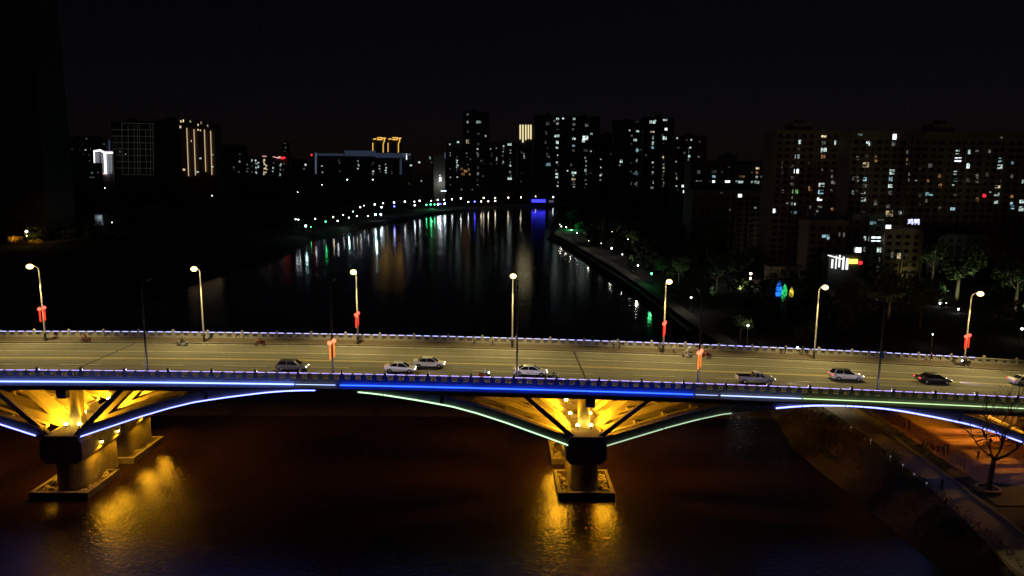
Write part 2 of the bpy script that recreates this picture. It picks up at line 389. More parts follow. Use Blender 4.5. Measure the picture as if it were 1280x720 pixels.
m_, PL, PR = ribbon(near_path, [2.9,2.9,2.2,2.1,1.9,1.9,1.9], GZ+0.06)
structure('footpath', m_, 'path')
k_ = MB()
for a, b in zip(PR[:5], PR[1:6]):
    d = Vector((b[0]-a[0], b[1]-a[1])).normalized(); n = Vector((-d.y, d.x))*0.28
    k_.prismz([(a[0],a[1]),(a[0]-n.x,a[1]-n.y),(b[0]-n.x,b[1]-n.y),(b[0],b[1])], GZ, GZ+0.3)
structure('path_kerb', k_, 'kerb')
prom = [(59.5,140),(58.5,170),(58,212),(58.4,263),(57.5,327),(53.6,406),(50,499),(46.5,545),(50,590)]
m_, _, _ = ribbon(prom, [1.9]+[2.2]*8, GZ+0.07)
structure('promenade_path', m_, 'path')
led = [(54.6,190),(55.3,263),(53.2,327),(49.2,420),(46,499),(40,541)]
m_, _, _ = ribbon(led, 0.9, 2.35)
structure('embankment_ledge', m_, 'path')
structure('plaza', MB().prismz([(65.5,86),(66.5,81.5),(72,80),(110,74),(120,124),(66,124)], GZ-0.4, GZ+0.05), 'plaza')
structure('planting_bed', MB().prismz([(63.6,87.6),(63,80),(68,80),(74,83.2),(69.3,86.2)], GZ-0.4, GZ+0.09), mat('bed_soil', (0.05,0.04,0.03), 0.95, var=0.4, scale=2, bump=0.6))

# ------------------------------------------------------------------ bridge
YN, YF = 90.67, 114.5
PIERS = (12.2, -60.2, 84.6, -132.6)
HALF = 36.2
DT = np.array([0,2.5,5,7.5,10,13,17.5,21,25,29,33.3,36.2]); DV = np.array([1.38,1.42,1.55,1.78,2.12,2.55,3.3,4.2,5.45,6.85,8.35,9.3])
def depth_t(t): return float(np.interp(t, DT, DV))
def midspan_dist(X):
    p = min(PIERS, key=lambda q: abs(q-X)); return HALF-abs(X-p)
BR = thing('river_bridge', 'long concrete river bridge on amber-lit V shaped piers, edged with blue and green light strips', 'bridge', (12.2, 102, 0))
XS = [x for x in np.arange(-118, 121.1, 2.4)]
def dband(y0, y1, a, b, xs=XS):
    return MB().strip([(x, deck(x)+a) for x in xs], [(x, deck(x)+b) for x in xs], y0, y1)
dband(90.45, 114.95, -0.02, -0.8).build('deck_slab', 'concrete', BR)
dband(90.15, 90.45, 0.12, -1.0).build('fascia', 'concrete', BR)
dband(114.95, 115.25, 0.12, -1.0).build('fascia', 'concrete', BR)
dband(90.28, 90.5, -1.12, -1.22).build('drip_edge', 'concrete', BR)
structure('road', dband(93.0, 110.8, 0.012, -0.018), 'asphalt')
for y0, y1 in ((90.5, 92.72), (111.08, 114.9)):
    structure('sidewalk', dband(y0, y1, 0.16, -0.018), 'paver')
for y0, y1 in ((92.72, 93.0), (110.8, 111.08)):
    structure('kerb', dband(y0, y1, 0.19, -0.018), 'kerb')
def line(y, wd, m, xs=XS, dashes=None):
    mm = MB()
    if dashes:
        x = -112
        while x < 118:
            e = [x, x+dashes[0]/2, x+dashes[0]]; mm.strip([(q, deck(q)+.017) for q in e], [(q, deck(q)+.0135) for q in e], y-wd/2, y+wd/2); x += sum(dashes)
    else: mm.strip([(q, deck(q)+.017) for q in xs], [(q, deck(q)+.0135) for q in xs], y-wd/2, y+wd/2)
    return structure('lane_marking', mm, m)
line(101.0, 0.18, 'line_yellow'); line(101.4, 0.18, 'line_yellow')
line(105.4, 0.2, 'line_white'); line(97.4, 0.16, 'line_white', dashes=(6, 6))
line(110.3, 0.18, 'line_white'); line(93.5, 0.18, 'line_white')
for px in PIERS[:3]:
    e = [px+.2-.16, px+.2+.16]
    structure('expansion_joint', MB().strip([(q, deck(q)+.021) for q in e], [(q, deck(q)+.0145) for q in e], 93.05, 110.75), 'joint')
RIBY = [(90.5, 91.5), (94.7, 97.2), (100.9, 103.4), (107.0, 109.4), (113.4, 114.6)]
GIR = 1.72
for px in PIERS:
    ts = [2.4+0.6*i for i in range(int((HALF-2.4)/0.6)+1)]+[HALF]
    pr = MB(); far_pier = px == PIERS[3]
    for (y0, y1) in RIBY:
        rb = MB()
        for sgn in (-1, 1):
            top, bot = [], []
            for t in ts:
                x = px+sgn*t; dp = depth_t(HALF-t); ct = max(dp-1.3, 0.0)
                zt = deck(x)-ct; zb = deck(x)-dp
                if ct < GIR+0.05: zt = deck(x)-0.82
                top.append((x, zt)); bot.append((x, zb))
            cut = next((i for i, t in enumerate(ts) if max(depth_t(HALF-t)-1.3, 0) < GIR+0.05), len(ts)-1)
            rb.strip(top[:cut], bot[:cut], y0, y1)
            rb.strip(top[cut:], bot[cut:], y0, y1)
            tb = [(px+sgn*t, deck(px+sgn*t)-0.82) for t in ts[:cut+1]]
            bb = [(px+sgn*t, deck(px+sgn*t)-GIR) for t in ts[:cut+1]]
            tb.insert(0, (px, deck(px)-.82)); bb.insert(0, (px, deck(px)-GIR))
            rb.strip(tb, bb, y0+.003, y1-.003)
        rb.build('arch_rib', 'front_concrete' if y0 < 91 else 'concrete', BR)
        for sgn in (-1, 1):
            b0, b1 = px+sgn*1.3, px+sgn*8.2
            zt = deck(b1)-GIR+0.1; zb = 8.2
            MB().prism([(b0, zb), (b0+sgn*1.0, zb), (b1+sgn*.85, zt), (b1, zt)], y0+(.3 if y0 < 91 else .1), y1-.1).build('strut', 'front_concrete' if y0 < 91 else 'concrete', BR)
    for sgn in (-1, 1):
        for t in (7.5, 11.5, 15.5):
            x = px+sgn*t; z = deck(x)-depth_t(HALF-t)+0.35
            for (ya, yb) in ((91.5,94.7),(97.2,100.9),(103.4,107.0),(109.4,113.4)):
                MB().box(x-.22, x+.22, ya, yb, z, z+.55).build('cross_beam', 'concrete', BR)
    for sgn in (-1, 1):
        for (y0, y1) in ((92.6, 93.3), (98.6, 99.4), (104.8, 105.5)):
            tb = [px+sgn*t for t in (3.2, 8, 12, 16)]
            MB().strip([(x, deck(x)-depth_t(HALF-abs(x-px))+.95) for x in tb], [(x, deck(x)-depth_t(HALF-abs(x-px))+.4) for x in tb], y0, y1).build('stringer', 'concrete', BR)
    for y0, y1 in ((90.3, 100.2), (102.0, 113.4)):
        cp = MB().prism([(px-2.2,4.4),(px+2.2,4.4),(px+2.9,5.2),(px+2.9,7.4),(px+2.3,8.5),(px-2.3,8.5),(px-2.9,7.4),(px-2.9,5.2)], y0, y1)
        cp.build('pier_cap', 'concrete_dark', BR, bevel=0.12)
        hw = 2.05; ye = 100.1 if y0 < 95 else 110.2; yb = y0+0.4
        pts = [(px+hw, yb+hw)]+[(px+hw*math.cos(a), yb+hw+hw*math.sin(a)) for a in np.linspace(0, -math.pi, 14)[1:-1]]+[(px-hw, yb+hw), (px-hw, ye), (px+hw, ye)]
        MB().prismz(pts, -2.5, 4.42).build('pier_wall', 'concrete_dark', BR, smooth=True)
        # ring wall of the old cofferdam round the foot, with broken stone inside
        if px > 50: continue
        ya, yz = (89.0, 97.0) if y0 < 95 else (100.9, 110.4)
        fr = MB(); x0, x1 = px-4.0, px+4.0
        fr.box(x0, x1, ya, ya+.5, -2, .92); fr.box(x0, x1, yz-.5, yz, -2, .88)
        fr.box(x0, x0+.5, ya+.5, yz-.5, -2, .9); fr.box(x1-.5, x1, ya+.5, yz-.5, -2, .9)
        fr.build('cofferdam_wall', 'concrete_dark', BR, bevel=0.05)
        MB().box(x0+.4, x1-.4, ya+.4, yz-.4, -2, 0.12).build('footing', 'mud', BR)
        rk = MB(); rr = random.Random(int(px*7+y0))
        for _ in range(46):
            sd = rr.choice((-1, 1)); x = px+sd*rr.uniform(2.3, 3.6); y = rr.uniform(ya+.7, yz-.7); s = rr.uniform(.15, .55)
            ring = lambda q, z: [(x+q*s*math.cos(a)*rr.uniform(.7,1.2), y+q*s*math.sin(a)*rr.uniform(.7,1.2), z) for a in np.linspace(0, 2*math.pi, 7)[:-1]]
            rk.loft([ring(1, .2), ring(1.05, .25+s*.5), ring(.6, .3+s*rr.uniform(.7, 1.1))])
        tag(rk.build('rubble', 'rock', BR), kind='stuff')
    for y in (94.0, 105.0):
        MB().box(px-.85, px+.85, y, y+1.1, 8.45, deck(px)-.82).build('centre_post', 'concrete', BR)
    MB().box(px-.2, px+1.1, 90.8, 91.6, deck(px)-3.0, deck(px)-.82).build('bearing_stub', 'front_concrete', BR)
    # floodlights standing on the cap, turned up into the ribs
    if far_pier: continue
    for y, bright in ((93.4, 1.0), (98.6, 1.0), (105.0, 1.0), (111.0, .8)):
        for sgn in (-1, 1):
            x = px+sgn*0.95 if y < 95 else px+sgn*1.5
            fl = MB().tube([(x, y, 8.5), (x, y, 8.75)], [.06, .06], 6); fl.tube([(x, y, 8.75), (x, y-.02, 9.05)], [.16, .24], 10)
            fo = fl.build('floodlight', 'darksteel', BR)
            MB().ball((x, y, 9.1), .26, 10, 6).build('floodlight_lens', 'e_flood', fo)
            spot('flood_beam', (x+sgn*.1, y, 9.45), (x+sgn*5, y+.6, 12.2), 6200*bright, AMBER, 165, .5, .12, BR)
    if px > 50: continue
    for sgn, y, pw in ((1, 94.6, 1), (-1, 94.6, 1), (1, 98.8, .9), (-1, 98.8, .9), (1, 106, 1.1), (-1, 106, 1.1), (1, 111.5, .8)):
        x = px+sgn*3.1
        fl = MB().box(x-.18, x+.18, y-.18, y+.18, 6.2, 6.4); fo = fl.build('floodlight', 'darksteel', BR)
        MB().ball((x+sgn*.05, y, 6.1), .17, 8, 5).build('floodlight_lens', 'e_flood', fo)
        spot('wash_beam', (x+sgn*.25, y, 5.7), (px+sgn*3.6, y-1.5, 0), 1300*pw, AMBER, 140, .6, .2, BR)
# light strips along the fascia and the arch edge
def strip_fascia(x0, x1, m, h=.12):
    xs = list(np.linspace(x0, x1, max(3, int((x1-x0)/2))))
    MB().strip([(x, deck(x)-.33+h/2) for x in xs], [(x, deck(x)-.33-h/2) for x in xs], 89.78, 89.9).build('led_strip', m, BR)
def strip_arch(x0, x1, m, h=.14, gaps=()):
    xs = list(np.linspace(x0, x1, max(3, int((x1-x0)/1.0)))); zz = lambda x: deck(x)-depth_t(midspan_dist(x))+.12
    MB().strip([(x, zz(x)+h/2) for x in xs], [(x, zz(x)-h/2) for x in xs], 90.26, 90.38).build('led_strip', m, BR)
strip_fascia(-72, -27.8, 'led_whiteblue', .16); strip_fascia(-27.6, -22.2, 'led_thin', .05)
strip_fascia(-21.6, 26.6, 'led_blue', .14); strip_fascia(26.9, 30, 'led_thin', .03); strip_fascia(30.4, 41.6, 'led_thin', .1)
strip_fascia(41.8, 80, 'led_lime', .1)
strip_arch(-80, -63.4, 'led_arch'); strip_arch(-57.3, -25.1, 'led_arch')
strip_arch(-19.3, -15.9, 'led_green'); strip_arch(-15.8, 9.6, 'led_green', .16); strip_arch(15, 22.8, 'led_pale', .13); strip_arch(22.95, 28, 'led_pale', .12); strip_arch(28.1, 32.2, 'led_pale', .09)
q_ = [38.3, 42.0, 48.0, 49.2, 50.6, 52.2, 53.6, 58.0, 63.5, 66.2, 70.0, 73.6, 81.5]
for a, b in zip(q_[:-1], q_[1:]): strip_arch(a+.06, b-.06, 'led_arch', .18)

# railings
def road_face(o, near):
    """the tubes of the near railing throw their light towards the road: only their road side has the strong lens"""
    if near:
        o.data.materials.append(MT['led_fill'])
        for p in o.data.polygons:
            if p.normal.y > .9: p.material_index = 1
    return o
def railing(name, label, y0, outward, x0, nsec, ledm, posts_dark, led_last=None):
    RT = thing(name, label, 'railing', (0, y0, deck(0)))
    bay = 1.46; sec = 4*bay; y1 = y0+.32
    for i in range(nsec):
        a = x0+i*sec
        g = MB()
        def sb(xa, xb, za, zb, ya=y0, yb=y1):
            g.strip([(xa, deck(xa)+zb), (xb, deck(xb)+zb)], [(xa, deck(xa)+za), (xb, deck(xb)+za)], ya, yb)
        sb(a+.12, a+sec-.12, .13, .4); sb(a+.12, a+sec-.12, .98, 1.12, y0-.03, y1+.03)
        for k in range(5):
            c = a+k*bay; lo = max(c-.36, a+.12); hi = min(c+.36, a+sec-.12); sb(lo, hi, .4, .98, y0+.02, y1-.02)
            if k < 4:
                o0, o1 = c+.36, c+bay-.36
                for q in (1, 2, 3):
                    xx = o0+(o1-o0)*q/4; sb(xx-.035, xx+.035, .4, .98, y0+.12, y1-.12)
                for q in (.57, .78): sb(o0, o1, q-.03, q+.03, y0+.125, y1-.125)
        g.build('rail_section', 'stone', RT)
        p = MB(); z = deck(a); p.box(a-.14, a+.14, y0-.06, y1+.06, z+.05, z+1.32); p.box(a-.18, a+.18, y0-.1, y1+.1, z+1.32, z+1.4)
        p.loft([[(a+u*.14, (y0+y1)/2+v*.17, z+1.4) for u, v in ((-1,-1),(1,-1),(1,1),(-1,1))], [(a+u*.03, (y0+y1)/2+v*.03, z+1.62) for u, v in ((-1,-1),(1,-1),(1,1),(-1,1))]])
        p.build('post', 'stone', RT)
    spans = [(x0+i*bay+.24, x0+(i+1)*bay-.24) for i in range(nsec*4)]
    spans = [s for s in spans if led_last is None or s[1] < led_last]
    spans.sort(key=lambda s: abs(s[0])); rest = MB(); off = (0, -.02)[outward]
    for n, (a, b) in enumerate(spans):
        t = MB() if n < 100 else rest; yc = y0+.0
        t.strip([(a, deck(a)+1.19), (b, deck(b)+1.19)], [(a, deck(a)+1.12), (b, deck(b)+1.12)], yc, yc+.12)
        if n < 100: road_face(t.build('led_tube', ledm, RT), outward)
    if rest.v: tag(road_face(rest.build('led_tube', ledm, RT), outward), kind='stuff')
    return RT
railing('bridge_railing', 'stone railing on the near bridge edge, topped with lavender light tubes', 90.19, True, -79.8, 27, 'led_near', True)
railing('bridge_railing', 'stone railing on the far bridge edge behind the lit lamps, topped with periwinkle tubes', 114.45, False, -96.4, 33, 'led_far', False, led_last=83.2)

# ------------------------------------------------------------------ street lamps on the bridge
def street_lamp(label, base, height, arm, armz, lit, group):
    """single-arm lamp; arm = horizontal reach in +Y (negative towards the camera)"""
    t = thing('street_lamp', label, 'street lamp', base, group)
    x, y, z = base; H = height; m = 'steel' if lit else 'darksteel'; s = 1 if arm > 0 else -1  # unlit lamps take a darker steel, their shade put into the colour
    MB().tube([(x,y,z),(x,y,z+1.3)], [.2,.19], 10).build('base', 'darksteel', t, True)
    MB().tube([(x,y,z+1.3),(x,y,z+H*.5),(x,y,z+H-1.1)], [.15,.125,.1], 10).build('pole', m, t, True)
    pts = [(x, y, z+H-1.1)]
    for k in range(1, 9):
        a = k/8*math.pi/2.25; pts.append((x, y+arm*(1-math.cos(a))*1.02, z+H-1.1+armz*math.sin(a)))
    MB().tube(pts, [.1]+[.09-.004*k for k in range(8)], 8).build('arm', m, t, True)
    hx, hy, hz = pts[-1]
    L = .95
    rings = []
    for q, wd, h0, h1 in ((-.1,.1,-.05,.06),(.1,.17,-.06,.11),(.5,.2,-.06,.13),(.85,.15,-.05,.08),(L,.05,-.02,.03)):
        yy = hy+s*q; rings.append([(hx-wd,yy,hz+h0),(hx+wd,yy,hz+h0),(hx+wd*.7,yy,hz+h1),(hx-wd*.7,yy,hz+h1)])
    MB().loft(rings).build('lamp_head', 'steel' if lit else 'darksteel', t, True)
    cy = hy+s*.45
    MB().ball((hx, cy, hz-.1), .5 if lit else .2, 12, 8, sz=.8 if lit else .4).build('diffuser', 'e_lamp' if lit else 'c_head', t, True)  # lit ball enlarged to stand in for the lamp's glare
    if lit: spot('lamp_beam', (hx, cy, hz-.65), (hx, cy+s*4.5, z), 10200, (1.0, .765, .26), 122, .35, .25, t)
    if lit: point('lamp_glow', (hx, cy, hz-.75), 420, (1.0, .74, .3), .3, t)
    return t, (hx, cy, hz)
LAMP_TXT = ['lit lamp on the far sidewalk at the far left, red lanterns on its pole',
 'lit lamp on the far sidewalk, second from the left, no lanterns on its pole',
 'lit lamp on the far sidewalk with red lanterns, third of the lit row',
 'lit lamp on the far sidewalk without lanterns, fourth of the lit row',
 'lit lamp with glowing red lanterns, in front of the right river bank',
 'lit lamp on the far sidewalk without lanterns, sixth of the lit row, trees behind it',
 'lit lamp with red lanterns at the right end of the lit row']
far_px = [(55,405),(254,409),(447,412),(640.5,418),(829.5,425),(1018.5,432),(1206.5,440)]
heads = [(43,332),(246,335),(445,339),(641,344),(835,351),(1028,358),(1220,366)]
def lanterns(base, z, label, warm, group, turn=0.0, k=1.0):
    t = thing('lantern_decoration', label, 'lantern', (base[0], base[1], z), group); x, y = base[0], base[1]
    c, q_ = math.cos(turn), math.sin(turn)
    b = MB(); b.tube([(x-c*.36, y-q_*.36-.2, z), (x+c*.36, y+q_*.36-.2, z)], .035, 6)
    b.tube([(x, y-.3, z), (x, y+.05, z)], .05, 6)
    b.build('bracket', 'darksteel', t)
    for s in (-1, 1):
        cx, cy = x+s*c*.34, y+s*q_*.34-.2; h = z-.36*k+s*.1
        MB().ball((cx, cy, h), .3*k, 12, 8, sz=.9).build('lantern', 'e_lantern_warm' if warm else 'e_lantern', t, True)
        tz = MB(); tz.loft([[(cx-wd, cy-.06, q), (cx+wd, cy-.06, q), (cx+wd, cy+.06, q), (cx-wd, cy+.06, q)] for wd, q in ((.08, h-.3*k), (.11, h-.5*k), (.1, h-2.0*k), (.04, h-2.15*k))])
        tz.build('tassel', 'e_tassel_warm' if warm else 'e_tassel', t)
    point('lantern_light', (x, y-.8, z-1), 30, (1, .1, .04), .4, t)
LY = 111.75
for i, (bp, hp) in enumerate(zip(far_px, heads)):
    b = atY(bp[0], bp[1], LY); bz = deck(b[0])+.16
    top = atY(hp[0], hp[1], LY-1.7)[2]+.1
    street_lamp(LAMP_TXT[i], (b[0], LY, bz), top-bz-.1, -1.9, 1.1, True, 'lit street lamps along the far sidewalk')
    if i in (0, 2, 4, 6):
        lz = atY(bp[0], (382.5, 0, 389.5, 0, 401, 0, 417)[i], LY)[2]
        lanterns((b[0], LY), lz, ['pair of red lanterns with tassels on the leftmost lit lamp pole', '', 'pair of red lanterns on the lit pole in front of the river reflections', '', 'pair of bright red lanterns on the lit pole before the right bank trees', '', 'pair of red lanterns on the rightmost lit lamp pole'][i], False, 'lantern pairs on the lamp poles', (.25, 0, 1.25, 0, 1.1, 0, .25)[i])
NEAR_TXT = ['unlit dark lamp rising from the near railing, leftmost of the dark row', 'unlit dark lamp at the near railing carrying orange-red lanterns beside the grey car',
 'unlit dark lamp at the near railing, in front of a white sedan', 'unlit dark lamp at the near railing with orange lanterns, left of the pickup truck', 'unlit dark lamp with a blue box on its pole, beside the white hatchback']
near_px = [(184,461),(416.3,466),(646,470),(872.5,478),(1097,487)]
ntop = [(182,359),(415,359),(646,361),(874,371),(1100,384)]
NYL = 92.35
for i, (bp, hp) in enumerate(zip(near_px, ntop)):
    b = atY(bp[0], bp[1], NYL); bz = deck(b[0])+.16; top = atY(hp[0], hp[1], NYL)[2]
    t, _ = street_lamp(NEAR_TXT[i], (b[0], NYL, bz), top-bz+.9, 1.9, 1.0, False, 'unlit lamps along the near railing')
    if i in (1, 3):
        lanterns((b[0], NYL), atY(bp[0], (423.5, 0, 436)[i-1], NYL)[2], ['pair of orange-red lanterns on the dark pole right of the grey car', '', 'pair of orange-red lanterns on the dark pole left of the pickup truck'][i-1], True, 'lantern pairs on the lamp poles', .9, 1.1)
    if i == 4:
        z5 = atY(1097, 442, NYL)[2]
        MB().box(b[0]-.28, b[0]+.28, NYL-.28, NYL-.14, z5-.55, z5+.35).build('sign_box', mat('blue_sign', (.03,.06,.2), .5), t)

# ------------------------------------------------------------------ vehicles
def rr_ring(x, zb, zt, hw, tuck=.12, n=3):
    """rounded rectangle cross-section in the YZ plane"""
    pts = []; r = min(.16, (zt-zb)*.3)
    for cy, cz, a0 in ((hw-r, zt-r, 0), (-(hw-r), zt-r, 90), (-(hw-tuck*.5-r), zb+r, 180), (hw-tuck*.5-r, zb+r, 270)):
        for k in range(n+1):
            a = R(a0+90*k/n); pts.append((x, cy+r*math.cos(a), cz+r*math.sin(a)))
    return pts
def make_car(label, paint, style='sedan', L=4.7, group='cars driving right across the bridge', tail=False, head=True, red_rear=False, name='car', cat='car', dark_roof=False):
    t = thing(name, label, cat, (0,0,0), group); h = L/2; W = .9
    pm = 'paint_'+paint
    sty = {'sedan': dict(belt=.92, roof=1.46, hood=.84, deck=1.0, gb=(-.34, .27), gt=(-.19, .09)),
           'suv': dict(belt=1.0, roof=1.6, hood=.97, deck=1.04, gb=(-.46, .24), gt=(-.36, .06)),
           'hatch': dict(belt=.95, roof=1.52, hood=.88, deck=.98, gb=(-.47, .26), gt=(-.36, .08))}[style]
    b = MB(); st = []
    g0, g1 = sty['gb'][0]*L, sty['gb'][1]*L
    for x, zb, zt, hw in ((-h, .42, .78, .66), (-h+.06, .34, .9, .76), (-h+.3, .27, sty['deck'], .86), (g0+.1, .24, sty['belt']+.06, .9), (-.4, .22, sty['belt']+.03, .92),
                          (.5, .22, sty['belt'], .92), (g1, .24, sty['hood']+.05, .9), (h-.5, .26, sty['hood']-.06, .87), (h-.16, .28, sty['hood']-.18, .8), (h, .36, .6, .66)):
        st.append(rr_ring(x, zb, zt, hw))
    body = b.loft(st).build('body', pm, t, True)
    # greenhouse: glass block with a painted roof and pillars
    t0, t1 = sty['gt'][0]*L, sty['gt'][1]*L; zb, zr = sty['belt']-.02, sty['roof']-.05
    bot = [(g0,-.76,zb+.03),(g1,-.76,zb-.02),(g1+.06,0,zb-.02),(g1,.76,zb-.02),(g0,.76,zb+.03),(g0-.05,0,zb+.03)]
    top = [(t0,-.57,zr),(t1,-.57,zr),(t1+.08,0,zr+.01),(t1,.57,zr),(t0,.57,zr),(t0-.06,0,zr+.01)]
    MB().loft([bot, top]).build('windows', 'cglass', t)
    r = MB(); rm = [(t0-.03,-.6,zr-.02),(t1+.03,-.6,zr-.02),(t1+.12,0,zr-.02),(t1+.03,.6,zr-.02),(t0-.03,.6,zr-.02),(t0-.1,0,zr-.02)]
    r.loft([rm, [(x*1.0, y*.97, z+.06) for x, y, z in rm], [(x*.9, y*.78, z+.1) for x, y, z in rm]])
    r.build('roof', 'paint_black' if dark_roof else pm, t, True)
    for s in (-1, 1):
        for (xb_, xt_) in ((g0, t0), (g1, t1), ((g0+g1)/2-.15, (t0+t1)/2-.05)):
            MB().tube([(xb_, s*.775, zb+.01), (xt_, s*.588, zr)], .045, 6).build('pillar', pm, t)
    for s in (-1, 1):
        MB().ball((g1-.28, s*1.0, sty['belt']+.06), .13, 8, 5, sz=.65, sx=.6).build('mirror', pm, t, True)
        MB().ball((h-.16, s*.6, sty['hood']-.24), .17, 10, 6, sz=.5, sx=.55).build('headlight', 'e_head' if head else 'c_head', t, True)
        MB().box(-h-.01, -h+.12, s*.66-.17, s*.66+.17, .72, .9).build('taillight', 'e_tail' if tail else 'c_tail', t, bevel=.03)
    MB().box(h-.2, h-.0, -.34, .34, .42, .56).build('grille', 'blackpaint', t)
    MB().box(-h-.02, -h+.03, -.26, .26, .5, .62).build('number_plate', 'paint_slate', t)
    for x in (-L*.3, L*.31):
        for s in (-1, 1):
            wh = MB().tube([(x, s*.72, .33), (x, s*.93, .33)], .33, 18).build('wheel', 'tyre', t, True)
            MB().tube([(x, s*.9, .33), (x, s*.945, .33)], [.21, .19], 12).build('rim', 'rim', wh)
    return t
def put(t, x, y, back=0.0, yaw=0.0, Y=None):
    """stand a thing on the deck where a ground point was sighted; keep the slope of the deck"""
    P = onDeck(x, y); X0 = P[0]+back
    t.location = (X0, Y if Y else P[1], deck(X0)+.018); s = (deck(X0+1)-deck(X0-1))/2
    t.rotation_euler = (0, -math.atan(s) if abs(yaw) < 1.6 else math.atan(s), yaw); return t
CARS = 'cars driving right across the bridge'
def near_cy(y): return y+0.95     # sighted near-side tyre line to car centre line
def place_car(t, xl, xr, y):
    P = onDeck((xl+xr)/2, y); X0 = P[0]; s = (deck(X0+1)-deck(X0-1))/2
    t.location = (X0, P[1]+.92, deck(X0)+.018); t.rotation_euler = (0, -math.atan(s), 0)
place_car(make_car('dark grey hatchback with its headlights on, alone left of the orange lanterns', 'grey', 'hatch', 4.5), 343, 384, 465)
place_car(make_car('white sedan in the lane next to the railing, just behind another white sedan', 'white', 'sedan', 4.65), 478, 520, 467)
place_car(make_car('white sedan in the inner lane, slightly ahead of a second white sedan', 'white', 'sedan', 4.9), 513, 558, 460.5)
place_car(make_car('white sedan between the two motorcycles near the railing', 'white', 'sedan', 5.1), 639, 687, 471)
place_car(make_car('white hatchback with black roof and red rear, right of the pickup truck', 'white', 'suv', 5.0, tail=True, dark_roof=True, name='car'), 1038, 1083, 476.5)
place_car(make_car('black sedan with red tail lights glowing at the right of the bridge', 'black', 'sedan', 5.2, tail=True), 1147, 1194, 480.5)
place_car(make_car('white car cut by the right picture edge, tail lights glowing red', 'white', 'sedan', 4.9, tail=True), 1265, 1308, 483)
def beam(x, y, pw, col):
    P = onDeck(x, y); spot('headlight_beam', (P[0], P[1]+.9, P[2]+.7), (P[0]+7, P[1]+.6, P[2]-.35), pw, col, 60, .8, .08)
beam(1196, 480, 900, (.45, .45, 1.0)); beam(978, 481, 500, (1, .85, .65)); beam(560, 460, 160, (1, .9, .8)); beam(522, 467, 160, (1, .9, .8))
# pickup truck
def pickup(label):
    t = thing('pickup_truck', label, 'pickup truck', (0,0,0)); L = 5.4; h = L/2
    b = MB(); b.loft([rr_ring(x, zb, zt, hw) for x, zb, zt, hw in ((-.35,.4,1.08,.9),(.4,.36,1.1,.92),(1.15,.36,1.08,.91),(h-.5,.4,1.02,.88),(h-.14,.42,.92,.84),(h,.46,.78,.76))])
    b.build('body', 'paint_slate', t, True)
    MB().loft([[(-.3,-.8,1.06),(1.25,-.8,1.06),(1.25,.8,1.06),(-.3,.8,1.06)], [(-.22,-.64,1.66),(.55,-.64,1.66),(.55,.64,1.66),(-.22,.64,1.66)]]).build('windows', 'cglass', t)
    MB().loft([[(-.28,-.67,1.64),(.6,-.67,1.64),(.6,.67,1.64),(-.28,.67,1.64)], [(-.25,-.6,1.74),(.5,-.6,1.74),(.5,.6,1.74),(-.25,.6,1.74)]]).build('roof', 'paint_white', t, True)
    for s in (-1, 1):
        for a, c in ((-.3,-.22),(1.25,.55),(.42,.3)): MB().tube([(a, s*.81, 1.07),(c, s*.65, 1.66)], .05, 6).build('pillar', 'paint_slate', t)
    bd = MB(); bd.box(-h,-.38,-.92,.92,.55,.66); bd.box(-h,-.38,-.92,-.84,.66,1.12); bd.box(-h,-.38,.84,.92,.66,1.12); bd.box(-.46,-.38,-.84,.84,.66,1.12)
    bd.build('cargo_bed', 'paint_slate', t); MB().box(-h-.06,-h,-.88,.88,.6,1.1).build('tailgate', 'paint_white', t)
    for s in (-1, 1):
        MB().ball((h-.1, s*.66, .8), .15, 8, 5, sz=.7, sx=.5).build('headlight', 'e_headw', t, True)
        MB().box(-h-.08,-h+.02,s*.8-.08,s*.8+.08,.72,1.0).build('taillight', 'c_tail', t)
        MB().ball((1.0, s*1.03, 1.2), .13, 8, 5, sx=.5).build('mirror', 'blackpaint', t, True)
        for x in (-1.75, 1.75):
            wh = MB().tube([(x, s*.7, .37),(x, s*.93, .37)], .37, 18).build('wheel', 'tyre', t, True); MB().tube([(x, s*.9,.37),(x, s*.945,.37)], [.22,.2], 12).build('rim', 'rim', wh)
    return t
place_car(pickup('slate grey pickup truck with open bed and white tailgate, headlights on'), 919, 974, 481)

# ---------------------------------------------------------------- people and motorcycles
def clothes(name, shoe, leg, top_, skin, hair, seat=False):
    m = bpy.data.materials.new(name); m.use_nodes = True; t = m.node_tree; b = t.nodes['Principled BSDF']; b.inputs['Roughness'].default_value = .85
    tc = t.nodes.new('ShaderNodeTexCoord'); sp = t.nodes.new('ShaderNodeSeparateXYZ'); t.links.new(tc.outputs['Generated'], sp.inputs[0])
    cr = t.nodes.new('ShaderNodeValToRGB'); cr.color_ramp.interpolation = 'CONSTANT'
    e = cr.color_ramp.elements; e[0].position = 0; e[0].color = (*shoe, 1); e[1].position = .05; e[1].color = (*leg, 1)
    for p, c in ((.5 if not seat else .42, top_), (.855, skin), (.945, hair)):
        q = e.new(p); q.color = (*c, 1)
    t.links.new(sp.outputs[2], cr.inputs[0]); t.links.new(cr.outputs[0], b.inputs['Base Color']); return m
SK = (.45, .3, .22); HA = (.015, .012, .01)
